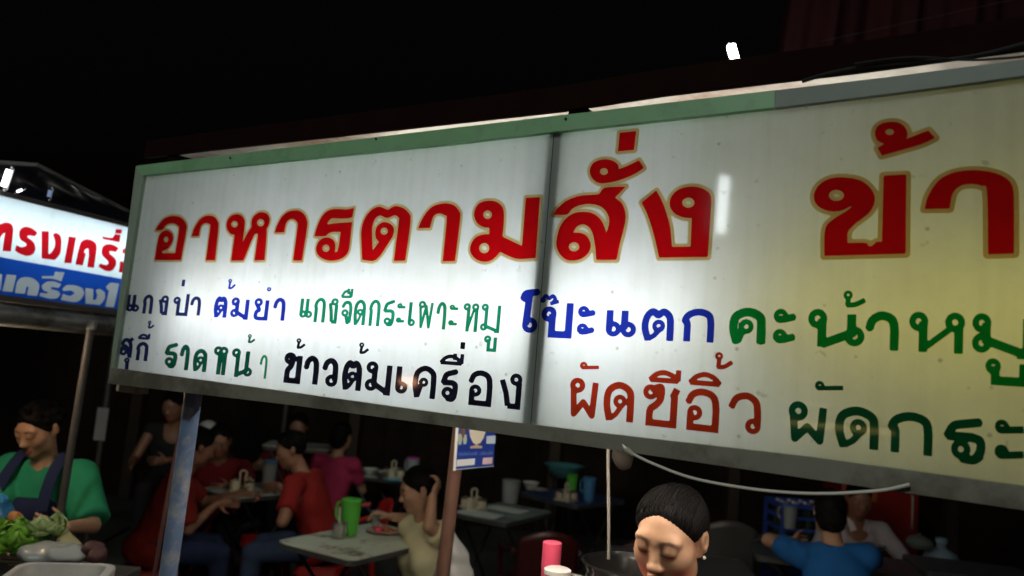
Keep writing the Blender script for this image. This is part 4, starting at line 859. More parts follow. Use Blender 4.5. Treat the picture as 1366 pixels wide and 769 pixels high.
def person(label, head, face, pitch, body, lean, sit, hands, shirt, pants, hair='short', skin=None, h=0.012, hf=0.006, eyes='open', sleeve=0.62, sex='w', group=None, seatz=None, roll=0.0, apron=None, wr=0.0032, legdir=None, side_lean=0.0, feet=None, palm=None, detail=False, loose=0.0, neck_r=0.0, vest=False, face_h=None):
    """head: centre of the head; face / body: facing (x, y); hands: ((wrist), (pole), (pointing dir), curl) for left and right"""
    skin = skin or SKIN; c = np.asarray(head, float); M = basis(face, pitch, roll); B = basis(body, lean, side_lean); R_ = B[:, 0]; f = unit([body[0], body[1], 0]); up = B[:, 2]
    neck = c-M@np.array([0, .030, .085])-up*.03; nb_ = neck-up*.075
    shw = .165 if sex == 'w' else .185
    hipc = nb_-up*.46; 
    if sit and seatz is not None: hipc[2] = max(hipc[2], seatz+.085)
    sh = {-1: nb_-R_*shw-up*.035, 1: nb_+R_*shw-up*.035}
    root = thing('person', label, 'person', (hipc[0], hipc[1], 0), 0, group)
    arms = {}
    for sd, hd in zip((-1, 1), hands):
        wri, pole, pd, curl = hd
        if isinstance(pole, np.ndarray): arms[sd] = (pole, np.asarray(wri, float), pd, curl); continue
        el, wri2 = elbow(sh[sd], np.asarray(wri, float), .275, .235, pole); arms[sd] = (el, wri2, pd, curl)
    r0 = np.array([f[1], -f[0], 0])
    legs = {}
    for sd in (-1, 1):
        hj = hipc+r0*sd*.085
        if sit:
            lf = f if legdir is None else unit([legdir[0], legdir[1], 0]); lr = np.array([lf[1], -lf[0], 0])
            kn = hj+lf*.40+lr*sd*.05; kn[2] = max(hipc[2]-.03, .40); an = kn+lf*.02; an[2] = .075
            if np.linalg.norm(kn-hj) > .46: kn = hj+unit(kn-hj)*.44
        else:
            an = hj+np.array([0, 0, 0])+r0*sd*.03; an[2] = .075; kn = (hj+an)/2+f*.03
            lf = f
        legs[sd] = (hj, kn, an, lf)
    allp = [c, hipc]+[sh[s_] for s_ in sh]+[q for a in arms.values() for q in a[:2]]+[q for l in legs.values() for q in l[:3]]
    lo = np.min(allp, 0)-.24; hi = np.max(allp, 0)+.24; lo[2] = -.03
    fine = [(c, .125, face_h or hf)]+[(arms[s_][1]+unit(arms[s_][2])*.07, .11, hf) for s_ in arms if arms[s_][3] is not None]
    S = Solid(lo, hi, h, fine)
    head_solid(S, c, M, detail)
    S.cone(c-M@np.array([0, .012, .055]), nb_-up*.01, .050, .056, .02)
    def torso(S_, inf, neckless=False):
        S_.ell(nb_-up*.17, np.array([.158 if sex == 'w' else .172, .105, .185])+inf, B, .03)
        S_.ell(nb_-up*.335, np.array([.138, .106, .15])+inf, B, .04)
        S_.ell(hipc, np.array([.168, .125, .115])+inf, B, .04)
        for sd in (-1, 1): S_.cone(nb_-up*.012, sh[sd], .042+inf, .050+inf, .03)
        if sex == 'w':
            for sd in (-1, 1): S_.ell(nb_-up*.19+R_*sd*.07+B[:, 1]*.075, np.array([.055, .048, .055])+inf, B, .03)
    torso(S, 0)
    for sd in (-1, 1):
        el, wri, pd, curl = arms[sd]
        S.cone(sh[sd], el, .047, .036, .02); S.cone(el, wri, .037, .024, .01)
        pn = (np.cross(unit(pd), np.array([0, 0, 1.0])) if palm is None or palm[0 if sd < 0 else 1] is None else palm[0 if sd < 0 else 1])
        if np.linalg.norm(pn) < .1: pn = f
        hand(S, wri+unit(wri-el)*.005, pd, pn, sd, .35 if curl is None else curl)
        hj, kn, an, lf = legs[sd]
        S.cone(hj, kn, .082, .056, .03); S.cone(kn, an, .053, .034, .01)
        fc = an+lf*.06; fc[2] = .04
        S.ell(fc, (.042, .115, .036), basis(lf), .02)
    V, F = S.nets(); q = (V[F].mean(1)-c)@M                          # face-local coordinates of each quad
    q = (V-c)@M; ax_ = np.abs(q[:, 0]); fr = np.clip((q[:, 1]-.05)/.012, 0, 1)
    ss = lambda d, w_: np.clip(.5-d/w_, 0, 1)
    lip = fr*ss(np.sqrt((ax_/.0235)**2+((q[:, 2]+.0645)/.0115)**2)-1, .22)
    bz = .0335-.30*np.maximum(ax_-.036, 0)-.10*np.maximum(.036-ax_, 0)
    brow = fr*ss(np.maximum(np.abs(q[:, 2]-bz)/.0042, np.abs(ax_-.032)/.019)-1, .8)*(.95 if detail else 1)
    ey = (ax_-.0305)/.0165
    if eyes == 'down':
        lash = fr*ss(np.maximum(np.abs(q[:, 2]-(.0005+.0038*ey*ey))/.0016, np.abs(ey))-1, .8); eyw = lash*0
    else:
        e2 = np.sqrt(ey**2+((q[:, 2]-.009)/.0058)**2); lash = fr*ss(e2-1, .3); eyw = lash*ss(.45-np.abs(ey), .1)*(q[:, 2] < .011)
    Lr = np.array(root.location)
    bo = mesh_obj('body', V-Lr, F, skin, root, sharp=0)
    for nm, arr in (('lip', lip), ('brow', brow), ('lash', lash), ('eye', eyw)):
        at_ = bo.data.attributes.new(nm, 'FLOAT', 'POINT'); at_.data.foreach_set('value', arr.astype(np.float32))
    # hair
    H_ = Solid(c-.19, c+.19, .010, [(c, .13, face_h or .0065)]); T = lambda *p: c+M@np.array(p)
    if hair != 'cook':
        H_.ell(T(0, -.018, .040), (.083, .102, .092), M, 0)
        if hair in ('bob', 'long'): H_.ell(T(0, -.055, -.03), (.078, .06, .10), M, .03)
        if hair == 'bun': H_.ell(T(0, -.118, .03), (.042, .036, .042), M, .01)
        if hair == 'pony': H_.ell(T(0, -.112, .02), (.03, .03, .03), M, .01); H_.cone(T(0, -.125, .0), T(0, -.13, -.13), .026, .012, .02)
        H_.wrinkle(.0030, 95, c[0]*5)
        X, Y, Z = np.meshgrid(*H_.ax, indexing='ij', sparse=True)
        l = [sum(M[j, i]*(v-c[j]) for j, v in enumerate((X, Y, Z))) for i in range(3)]
        hl_ = .76*l[1]-.65*l[2]+(-.012 if sex == 'w' else -.004)-.10*np.abs(l[0])+.0022*np.sin(l[0]*190+c[0]*9)*np.sin(l[0]*77)
        H_.D = H_.D+.0095*np.clip(1+hl_/.022, 0, 1)**2; H_.D = np.maximum(H_.D, hl_)
        if hair == 'short': H_.D = np.maximum(H_.D, -l[2]-.055)
    else:
        H_.ell(T(0, -.016, .037), (.0845, .105, .084), M, 0); H_.ell(T(0, -.075, .0), (.062, .05, .07), M, .02); H_.ell(T(0, -.128, .0), (.045, .042, .045), M, .012)
        X, Y, Z = np.meshgrid(*H_.ax, indexing='ij', sparse=True)
        l = [sum(M[j, i]*(v-c[j]) for j, v in enumerate((X, Y, Z))) for i in range(3)]
        ang = np.arctan2(l[0], l[2]+.02); H_.D = H_.D+.0003*np.sin(ang*70+l[1]*40)+.0003*np.sin(ang*131+l[1]*20)
        hl_ = .80*l[1]-.60*l[2]+.000-.18*np.abs(l[0])-.05*np.maximum(0, l[0])+.0010*np.sin(ang*61)+.0007*np.sin(ang*113)
        H_.D = H_.D+.0105*np.clip(1+hl_/.024, 0, 1)**2; H_.D = np.maximum(H_.D, hl_)
        pr = .0026-np.abs(l[0])      # the parting, front only
        pr = np.minimum(pr, (l[1]-.060)*.5)
        H_.D = np.maximum(H_.D, pr)
        H_.D = np.maximum(H_.D, .034-np.hypot((l[1]+.008)/1.0, (l[2]+.004)*.9)-np.maximum(0, .055-np.abs(l[0])))   # free of the ears
    V, F = H_.nets(); V = list(V); F = [list(f) for f in F]
    rs = random.Random(int(abs(c[0])*1000)+3); sb = MB(); near = hair == 'cook'
    for i in range(420 if near else 90):          # single strands lying on the hair, a few standing off
        x0 = rs.uniform(-1, 1); d0 = unit([x0*.95, .75, .62-.45*abs(x0)]) if near or hair != 'short' else unit([rs.gauss(0, 1), rs.gauss(0, 1), abs(rs.gauss(0, 1))+.2])
        d1 = unit([x0*.30, -1, rs.uniform(-.15, .2)]) if near or hair != 'short' else unit(d0+np.array([rs.gauss(0, .3), -.55, -.25]))
        t0, t1 = (rs.uniform(0, .5), rs.uniform(.6, 1)) if (near or hair != 'short') else (0, 1); lift = 1.004+rs.random()**3*(.045 if near else .07); pts = []; n = 12 if near else 6
        for k in range(n):
            t_ = t0+(t1-t0)*k/(n-1); dd_ = unit(d0*(1-t_)+d1*t_+np.array([0, 0, .45*math.sin(math.pi*t_)])); rr_ = np.array([.0845, .105, .0845] if near else [.084, .103, .093])
            q_ = dd_*rr_*(1+(lift-1)*math.sin(math.pi*min(1, .15+k/(n-1)*.85)))+np.array([0, -.016, .037 if near else .040])
            if .80*q_[1]-.60*q_[2]-.18*abs(q_[0]) < -.012: pts.append(c+M@q_)
        if len(pts) > 2: sb.tube(pts, .0007 if near else .0016, 3)
    k0 = len(V); V += sb.V; F += [[j+k0 for j in f] for f in sb.F]
    mesh_obj('hair', np.array(V)-Lr, F, HAIR, root, sharp=0)
    # shirt and trousers
    S = Solid(lo, hi, h); torso(S, .014)
    for sd in (-1, 1):
        el = arms[sd][0]
        if not vest: S.cone(sh[sd], sh[sd]+(el-sh[sd])*sleeve, .066+loose, (.064 if sleeve < .96 else .050)+loose, .02, cut=True)
        if sleeve > .96 and not vest: S.cone(el, el+(arms[sd][1]-el)*.9, .049, .036, .01, cut=True)
    S.ell(hipc-up*.03, (.197, .153, .11), B, .03)
    if wr: S.wrinkle(wr, 34, c[0]*7)
    S.cone(nb_+up*.15, nb_+up*(.005-neck_r*.3), .060+neck_r, .060+neck_r, .004, 'd')
    if neck_r: S.ell(nb_+B[:, 1]*.07-up*.02, (.055+neck_r, .08, .06+neck_r), B, .005, 'd')
    S.halfspace(hipc-up*.10, -up)
    V, F = S.nets(); mesh_obj('shirt', V-Lr, F, shirt, root, sharp=0)
    S = Solid(lo, hi, h); S.ell(hipc, (.176, .133, .118), B, .03); S.halfspace(hipc+up*.05, up)
    for sd in (-1, 1):
        hj, kn, an, lf = legs[sd]; S.cone(hj, kn, .093, .068, .03); S.cone(kn, kn+(an-kn)*.92, .066, .055, .01, cut=True)
    S.wrinkle(.002, 30, 2)
    V, F = S.nets(); mesh_obj('trousers', V-Lr, F, pants, root, sharp=0)
    root['_'] = 0; del root['_']
    return dict(root=root, c=c, M=M, B=B, hip=hipc, nb=nb_, up=up, R=R_, arms=arms, sh=sh, legs=legs, f=f)
def cloth(n, c, **k): return mat(n, c, 0.85, var=0.12, scale=20, bump=0.15, spec=0.2, **k)
C_green = cloth('green cotton', (0.02, 0.23, 0.11)); C_red = cloth('red cotton', (0.23, 0.014, 0.012)); C_pink = cloth('pink cotton', (0.36, 0.03, 0.09)); C_maroon = cloth('maroon cotton', (0.17, 0.012, 0.016))
C_yellow = cloth('pale yellow cotton', (0.60, 0.58, 0.36)); C_blue = cloth('blue cotton', (0.012, 0.10, 0.30)); C_white = cloth('white shirt cloth', (0.42, 0.40, 0.42)); C_black = cloth('black cloth', (0.02, 0.02, 0.022)); C_navy = cloth('navy denim', (0.015, 0.022, 0.06)); C_grey = cloth('grey cloth', (0.10, 0.10, 0.11)); C_cook = cloth('bright red cotton', (0.45, 0.025, 0.02)); C_orange = cloth('orange red cotton', (0.21, 0.018, 0.012)); C_jean = cloth('dark jeans', (0.03, 0.045, 0.09))
V3 = lambda *a: np.array(a, float)

# the cook in front, eyes on her work
hc = dep(894, 719, 1.84)
cook = person('cook with centre-parted black hair, pearl earring and lowered eyes just below the menu sign', hc, (-.58, -.81), 0.30, (-.35, -.94), 0.12, False,
    ((hc+V3(-.02, -.36, -.52), (1, .3, -.6), (-.3, -.8, -.5), .6), (hc+V3(-.28, -.30, -.55), (-1, .5, -.4), (.1, -.8, -.5), .6)), C_cook, C_black, hair='cook', h=0.016, hf=0.009, eyes='down', face_h=0.0021, roll=0.05, detail=True)
er = cook['c']+cook['M']@V3(-.079, -.008, -.030)
for sd in (-1, 1):
    er = cook['c']+cook['M']@V3(sd*.0825, -.005, -.029); L = np.array(cook['root'].location)
    MB().lathe([(0.0005, -.0045), (.003, -.0035), (.0045, 0), (.003, .0035), (.0005, .0045)], er-L, 14).build('earring', mat('pearl', (0.8, 0.78, 0.74), 0.2, var=0.02, coat=0.5), cook['root'])

# cook of the neighbouring stall
hg = dep(52, 574, 3.55); tg = dep(68, 688, 3.3)
gc = person('cook in green shirt and navy apron behind the lettuce at the neighbouring stall', hg, (-.24, -.97), 0.42, (-.02, -1), 0.10, False,
    ((dep(88, 704, 3.22), (.5, .4, -.8), unit(dep(60, 700, 3.20)-dep(88, 704, 3.22)), .5), (dep(10, 712, 3.25), (-1, .3, -.4), (.8, -.3, -.2), .5)), C_green, C_navy, hair='bun', skin=SKIN, h=0.013, hf=0.007, eyes='down', sleeve=0.93, loose=.016)
Lr = np.array(gc['root'].location); S = Solid(gc['hip']-.45, gc['nb']+V3(.35, .35, .15), .011)
S.ell(gc['nb']-gc['up']*.25, (.172, .135, .17), gc['B'], .02); S.ell(gc['nb']-gc['up']*.19+gc['B'][:, 1]*.08, (.145, .085, .09), gc['B'], .03); S.ell(gc['hip'], (.20, .16, .24), gc['B'], .03)
X, Y, Z = np.meshgrid(*S.ax, indexing='ij', sparse=True); l = [sum(gc['B'][j, i]*(v-gc['nb'][j]) for j, v in enumerate((X, Y, Z))) for i in range(3)]
S.D = np.maximum(S.D, -(l[1]-.02)); S.D = np.maximum(S.D, l[2]+.118); S.D = np.maximum(S.D, np.abs(l[0])-.125-np.maximum(0, -.2-l[2])*.5)
V, F = S.nets(); ap = mesh_obj('apron', V-Lr, F, C_navy, gc['root'], sharp=0)
for sd in (-1, 1):
    P = [gc['nb']+gc['B']@V3(sd*x, y, z) for x, y, z in ((.112, .19, -.15), (.108, .158, -.07), (.10, .10, .008), (.094, .01, .068), (.09, -.075, .035), (.085, -.13, -.06))]
    mb = MB(); A = smooth_poly(np.array(P), False, 200, 5); w_ = gc['B'][:, 0]*.027
    for i in range(len(A)-1):
        n_ = unit(np.cross(w_, A[i+1]-A[i]))*.004
        mb.add([A[i]-w_, A[i]+w_, A[i+1]+w_, A[i+1]-w_, A[i]-w_+n_, A[i]+w_+n_, A[i+1]+w_+n_, A[i+1]-w_+n_], [[0, 1, 2, 3], [7, 6, 5, 4], [0, 3, 7, 4], [1, 5, 6, 2]])
    mb.build('apron_strap', C_navy, gc['root'], world=True)
# faded white script on the apron bib
mb = MB(); rr = random.Random(5)
for row, z in ((0, -.22), (1, -.265)):
    x = -.085
    while x < .03-.02*row:
        h_ = rr.uniform(.014, .026); y_ = .205 if row == 0 else .212; P = [gc['nb']+gc['B']@V3(x+dx*.008+dz*.3, y_, z+dz) for dx, dz in ((0, 0), (1, 0), (1, h_), (0, h_))]
        mb.prism(P, gc['B'][:, 1]*.0015); x += rr.uniform(.013, .019)
mb.build('apron_print', mat('faded print', (0.5, 0.5, 0.55), 0.7), gc['root'], world=True, smooth=False)
# the lady in pale yellow
hl = dep(557, 655, 4.28); el_t = dep(574, 702, 4.22)
lady = person('woman in pale yellow blouse resting her head on one hand at the worn table', hl, (-.93, -.35), 0.28, (-.8, -.6), 0.06, True,
    ((dep(577, 664, 4.14), dep(573, 702, 4.10), unit(dep(588, 640, 4.22)-dep(577, 664, 4.14)), .65), (dep(524, 690, 4.36), dep(556, 694, 4.46), unit(dep(500, 683, 4.34)-dep(524, 690, 4.36)), .6)), C_yellow, C_grey, hair='pony', h=0.011, hf=0.006, eyes='down', sleeve=0.46, legdir=(-.7, -.7), palm=(V3(-.8, .3, .1), V3(-.1, -.2, -1)), side_lean=-.08)
# man in red
hm = dep(388, 601, 5.15)
man = person('man in red polo shirt bending over the small table with the blue lidded jug', hm, (-.95, -.25), 0.35, (-.85, .10), 0.42, True,
    ((dep(398, 664, 4.95), (.3, -.4, -1), (-.9, .1, -.2), .4), (dep(372, 648, 5.40), (.2, .3, -1), (-.9, .1, -.3), .4)), C_red, C_jean, hair='short', skin=SKIN_D, sex='m', h=0.013, hf=0.008, sleeve=0.72, legdir=(-.9, -.3))
# person in orange red left of that table
hp = dep(266, 598, 5.0)
p5 = person('diner in orange red top with back to the lane beside the blue post', hp, (.75, .6), 0.3, (.85, .45), 0.30, True,
    ((hp+V3(.20, .26, -.32), (.2, .6, -.8), (.8, .3, -.1), .4), (hp+V3(.16, -.02, -.34), (-.2, -.6, -1), (.9, .3, .1), .4)), C_orange, C_navy, hair='short', skin=SKIN_D, sex='m', h=0.015, hf=0.010, sleeve=0.85)
hp = dep(293, 589, 5.85)
p6 = person('diner in deep red shirt facing the lane behind the left table', hp, (.25, -.95), 0.35, (.25, -.95), 0.25, True,
    ((hp+V3(.22, -.30, -.28), (1, .2, -.6), (-.5, -.8, 0), .4), (hp+V3(-.10, -.20, -.12), (-.6, -.6, -.8), (.3, -.2, .9), .4)), C_maroon, C_black, hair='short', skin=SKIN_D, sex='m', h=0.015, hf=0.010)
hp = dep(456, 583, 6.7)
p7 = person('diner in pink shirt sitting with the back turned, black hair', hp, (.35, .93), 0.1, (.30, .95), 0.10, True,
    ((hp+V3(-.14, .28, -.34), (-.4, -.2, -1), (.2, .9, 0), .4), (hp+V3(.17, .25, -.36), (.4, 0, -1), (0, .9, 0), .4)), C_pink, C_navy, hair='bob', h=0.015, hf=0.012)
hp = dep(398, 570, 7.2)
p8 = person('far diner in maroon shirt behind a pale green cup', hp, (.1, -1), 0.15, (.2, -.98), 0.10, True,
    ((hp+V3(.25, -.25, -.34), (1, .2, -.7), (-.6, -.7, 0), .4), (hp+V3(-.20, -.25, -.36), (-1, .2, -.7), (.4, -.8, 0), .4)), C_maroon, C_black, hair='short', skin=SKIN_D, h=0.015, hf=0.010)
hp = dep(232, 543, 6.4)
p9 = person('man in black tank top with pale neckline in the dark left of the blue post', hp, (-.2, -.97), 0.3, (.25, -.95), 0.25, True,
    ((hp+V3(.12, -.28, -.40), (.5, .2, -1), (-.6, -.7, 0), .4), (hp+V3(-.14, -.28, -.42), (-.5, .2, -1), (.4, -.8, 0), .4)), C_black, C_black, hair='short', skin=SKIN_D, sex='m', h=0.015, hf=0.010, vest=True, neck_r=0.03)
hp = dep(1107, 686, 4.2)
p10 = person('diner in blue T-shirt seen from behind with one elbow out at the right table', hp, (.30, .95), 0.30, (.22, .97), 0.34, True,
    ((dep(1058, 722, 4.5), (-1, -.5, .1), unit(V3(.6, .8, -.1)), .4), (dep(1165, 738, 4.55), (1, -.3, -.5), unit(V3(.1, 1, -.1)), .4)), C_blue, C_jean, hair='bob', h=0.012, hf=0.008, side_lean=.10, sex='w')
hp = dep(1146, 667, 5.5)
p11 = person('man in open-collared whitish shirt facing the lane at the right table', hp, (-.1, -1), 0.25, (-.1, -1), 0.12, True,
    ((hp+V3(.20, -.28, -.42), (1, .2, -.7), (-.6, -.7, 0), .4), (hp+V3(-.22, -.26, -.42), (-1, .2, -.7), (.4, -.8, 0), .4)), C_white, C_black, hair='short', skin=SKIN_D, sex='m', h=0.014, hf=0.009, sleeve=1.0, neck_r=0.022)
hp = dep(276, 583, 6.7)
p12 = person('diner in black shirt and white cap half hidden behind the blue post', hp, (.3, -.95), 0.3, (.3, -.95), 0.2, True,
    ((hp+V3(.22, -.25, -.40), (1, .2, -.7), (-.6, -.7, 0), .4), (hp+V3(-.22, -.24, -.40), (-1, .2, -.7), (.4, -.8, 0), .4)), C_black, C_black, hair='short', skin=SKIN_D, sex='m', h=0.016, hf=0.011)
S = Solid(p12['c']-.2, p12['c']+.22, .009); T = lambda *p: p12['c']+p12['M']@V3(*p)
S.ell(T(0, -.015, .048), (.090, .108, .090), p12['M'], 0); X, Y, Z = np.meshgrid(*S.ax, indexing='ij', sparse=True)
l = [sum(p12['M'][j, i]*(v-p12['c'][j]) for j, v in enumerate((X, Y, Z))) for i in range(3)]; S.D = np.maximum(S.D, -(l[2]-.055)); S.ell(T(0, .105, .062), (.07, .065, .010), p12['M'], .006)
V, F = S.nets(); mesh_obj('cap', V-np.array(p12['root'].location), F, cloth('white cap cloth', (0.6, 0.6, 0.6)), p12['root'], sharp=0)
def flap(p, m, sd, s_=1.0):
    n_, B_, u_ = p['nb'], p['B'], p['up']; L = np.array(p['root'].location)
    P = [n_+B_@V3(sd*x*s_, y, z)-L for x, y, z in ((.062, .015, .052), (.078, .050, .030), (.060, .095, -.030), (.022, .100, -.012), (.040, .070, .030))]
    MB().prism(P, B_[:, 1]*.006).build('collar', m, p['root'], smooth=False, bevel=.002)
for sd in (-1, 1): flap(p11, cloth('white collar cloth', (.62, .60, .62)), sd); flap(man, C_red, sd)
PEOPLE = [cook, gc, lady, man, p5, p6, p7, p8, p9, p10, p11, p12]
if 0:
  pass
for p in PEOPLE: print('hip', p['root']['label'][:34], p['hip'].round(2))
# ------------------------------------------------------------------ tables, stools, chairs
M_tabtop = mat('worn pale table top', (0.50, 0.55, 0.45), 0.5, var=0.10, scale=12, second=(0.10, 0.075, 0.04), sscale=5.5, smix=(0.53, 0.64))
M_tabgreen = mat('grey green table top', (0.20, 0.27, 0.25), 0.4, var=0.15, scale=10, second=(0.10, 0.12, 0.11), sscale=4)
M_tabblue = mat('blue table top', (0.03, 0.06, 0.17), 0.35, var=0.2, scale=10); M_tabdark = mat('dark grey table top', (0.07, 0.075, 0.085), 0.35, var=0.2, scale=8); M_tabwhite = mat('white table top', (0.44, 0.46, 0.42), 0.45, var=0.12, scale=10, second=(0.2, 0.18, 0.14), sscale=5, smix=(0.58, 0.75))
M_tabedge = mat('table edge steel', (0.07, 0.08, 0.08), 0.45, 0.3); M_leg = mat('black leg tube', (0.02, 0.02, 0.022), 0.45, 0.2)
def rrect(L, W, r, n=5):
    P = []
    for cx, cy, a in ((L/2-r, W/2-r, 0), (-L/2+r, W/2-r, 90), (-L/2+r, -W/2+r, 180), (L/2-r, -W/2+r, 270)):
        for i in range(n+1): t = math.radians(a+90*i/n); P.append((cx+r*math.cos(t), cy+r*math.sin(t)))
    return P
TH = .72
def table(label, loc, yaw, L, W, top, name='folding_table'):
    t = thing(name, label, 'table', (loc[0], loc[1], 0), yaw, 'folding dining tables'); P = rrect(L, W, .05)
    MB().prism([(x, y, TH-.008) for x, y in P], (0, 0, .008)).build('tabletop', top, t, smooth=False, bevel=.003)
    Q = rrect(L-.006, W-.006, .048); n = len(Q)
    MB().add([(x, y, TH-.0085) for x, y in Q]+[(x, y, TH-.035) for x, y in Q], [[i, (i+1) % n, n+(i+1) % n, n+i] for i in range(n)]).build('apron', M_tabedge, t, fix=False)
    for sy in (-1, 1):
        for sx in (-1, 1):
            y = sy*(W/2-.05) - sx*.014; MB().tube([(-sx*(L/2-.08), y, TH-.03), (sx*(L/2-.10), y, .012)], .011, 8).build('leg', M_leg, t)
    for sx in (-1, 1): MB().tube([(sx*(L/2-.10), -W/2+.05, .07), (sx*(L/2-.10), W/2-.05, .07)], .009, 8).build('crossbar', M_leg, t)
    return t
table('worn pale folding table with dark scuffs, green jug and a plate of food', (-.70, 4.40), 1.03, .80, .54, M_tabtop)
table('small pale folding table with blue lidded jug between the diners in red', (-1.72, 5.66), .95, .62, .46, M_tabwhite)
table('pale folding table with pink lidded jug behind the woman in yellow', (-.93, 6.95), -.30, .72, .46, M_tabwhite)
table('grey green folding table with two white place mats beside the brown post', (.07, 5.62), 1.02, .68, .46, M_tabgreen)
table('blue folding table with a green jar and blue jug', (.66, 6.62), .80, .68, .62, M_tabblue)
table('dark folding table with shiny edge between the blue and the whitish shirt', (2.15, 4.98), -.25, .95, .50, M_tabdark)
table('dark grey folding table corner behind the cook with the earring', (1.06, 4.42), -.12, .80, .66, M_tabdark)
table('dark folding table at the right edge by the big water bottle', (3.05, 5.0), -.2, .7, .5, M_tabdark)

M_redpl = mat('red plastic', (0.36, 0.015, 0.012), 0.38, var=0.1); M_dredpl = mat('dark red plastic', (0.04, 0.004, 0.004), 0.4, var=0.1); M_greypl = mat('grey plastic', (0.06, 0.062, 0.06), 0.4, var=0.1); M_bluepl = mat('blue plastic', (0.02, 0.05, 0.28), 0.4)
def stool(label, loc, hgt, m, yaw=.4):
    t = thing('plastic_stool', label, 'stool', (loc[0], loc[1], 0), yaw, 'plastic stools of the eating place'); k = hgt
    P = rrect(.30, .30, .05); n = len(P)
    MB().prism([(x, y, k-.012) for x, y in P], (0, 0, .012)).build('seat', m, t, smooth=False, bevel=.004)
    MB().add([(x*1.0, y*1.0, k-.0125) for x, y in P]+[(x*1.06, y*1.06, k-.06) for x, y in P], [[i, (i+1) % n, n+(i+1) % n, n+i] for i in range(n)]).build('skirt', m, t, fix=False)
    for sx in (-1, 1):
        for sy in (-1, 1):
            a = V3(sx*.125, sy*.125, k-.05); b = V3(sx*.165, sy*.165, 0); u = V3(-sx*.055, 0, 0); v = V3(0, -sy*.055, 0)
            MB().add([a, a+u, a+v, b, b+u*.6, b+v*.6, a+V3(-sx*.004, -sy*.004, 0), b+V3(-sx*.004, -sy*.004, 0)], [[0, 1, 4, 3], [0, 3, 5, 2], [6, 7, 4, 1], [6, 2, 5, 7], [3, 4, 7, 5], [0, 2, 6, 1]]).build('leg', m, t, smooth=False)
    MB().tube([(-.15, -.15, k*.45), (.15, -.15, k*.45)], .007, 6).build('brace', m, t); MB().tube([(-.15, .15, k*.45), (.15, .15, k*.45)], .007, 6).build('brace', m, t)
    return t
def chair(label, loc, yaw, m, top=.80):
    t = thing('plastic_chair', label, 'chair', (loc[0], loc[1], 0), yaw, 'plastic chairs of the eating place')
    P = rrect(.40, .38, .06); MB().prism([(x, y, .415) for x, y in P], (0, 0, .016)).build('seat', m, t, smooth=False, bevel=.005)
    def back(u, v):
        a = (u-.5)*.40; w_ = 1-.12*v; return V3(a*w_, .19+.07*v+.04*(1-(2*u-1)**2), .43+(top-.43)*v-.06*v*(2*u-1)**2)
    b = MB().sheet(back, 12, 8).build('backrest', m, t, fix=False); s_ = b.modifiers.new('thick', 'SOLIDIFY'); s_.thickness = .010
    for sx in (-1, 1):
        for sy in (-1, 1): MB().cyl((sx*.17, sy*.16, .42), (sx*.20, sy*.21, 0), .022, .016, n=10).build('leg', m, t)
        MB().tube([(sx*.20, .20, .66), (sx*.225, .05, .63), (sx*.225, -.14, .62), (sx*.20, -.17, .42)], .016, 8).build('armrest', m, t)
    return t
names = ['under the woman in yellow', 'under the man in the red polo shirt', 'under the diner in orange red', 'under the diner in deep red facing the lane', 'under the diner in pink', 'under the far diner in maroon', 'under the man in the black tank top', 'under the diner in blue', 'under the man in the whitish shirt', 'under the diner with the white cap']
for p, nm in zip(PEOPLE[2:], names):
    m = M_bluepl if 'yellow' in nm or 'tank' in nm else M_redpl; stool(('blue' if m is M_bluepl else 'red')+' plastic stool '+nm, (p['hip'][0]+.02, p['hip'][1]+.02), max(.22, p['hip'][2]-.118), m, math.atan2(p['f'][1], p['f'][0]))
q = at(357, 718, .45); stool('empty red plastic stool left of the worn pale table', q, .45, M_redpl, .5)
q = at(412, 672, .45); chair('red plastic chair behind the man in the red polo shirt', (-1.02, 5.55), -1.2, M_redpl, .74)
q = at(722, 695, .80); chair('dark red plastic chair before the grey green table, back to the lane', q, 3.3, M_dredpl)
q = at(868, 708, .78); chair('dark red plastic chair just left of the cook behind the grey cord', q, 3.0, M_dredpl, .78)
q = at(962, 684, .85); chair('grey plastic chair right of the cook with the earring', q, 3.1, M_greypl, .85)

# ------------------------------------------------------------------ things on the tables
M_clear = mat('milky clear plastic', (0.48, 0.54, 0.55), 0.25, var=0.05, trans=0.35); M_cream = mat('cream plastic', (0.58, 0.54, 0.40), 0.45); M_steel = mat('steel', (0.5, 0.5, 0.48), 0.28, 0.9, var=0.1)
M_gjug = mat('bright green plastic', (0.10, 0.52, 0.06), 0.3, var=0.06); M_bjug = mat('light blue plastic', (0.08, 0.27, 0.52), 0.3, var=0.06); M_pinkl = mat('pink lid', (0.55, 0.08, 0.42), 0.35); M_pink = mat('hot pink plastic', (0.80, 0.10, 0.19), 0.3, var=0.05); M_brownf = mat('brown sauce', (0.12, 0.05, 0.02), 0.3)
def jug(label, px, body, lid, hgt=.21, r=.052, handle=True, z=TH, yaw=2.4, name='water_jug'):
    c = at(px[0], px[1], z); t = thing(name, label, 'jug', c, yaw, None)
    MB().lathe([(r*.80, 0), (r*.84, .006), (r*.98, hgt*.75), (r, hgt*.93), (r*1.03, hgt*.95), (r*1.03, hgt*.955)], n=24).build('body', body, t)
    MB().lathe([(r*1.06, hgt*.957), (r*1.07, hgt*.99), (r*.9, hgt*1.02), (r*.3, hgt*1.03), (0.0005, hgt*1.03)], n=24).build('lid', lid, t)
    if handle: MB().tube(smooth_poly(V3([r*.95, 0, hgt*.85], [r*1.7, 0, hgt*.82], [r*1.75, 0, hgt*.45], [r*.92, 0, hgt*.25]), False, 200, 4), .007, 8).build('handle', body, t)
    return t
j1 = jug('bright green jug standing on the worn pale table', (465, 713), M_gjug, M_gjug, .195, .056, yaw=2.7)
jug('milky jug with blue lid on the small table between the red shirts', (357, 652), M_clear, M_bjug, .20, .05)
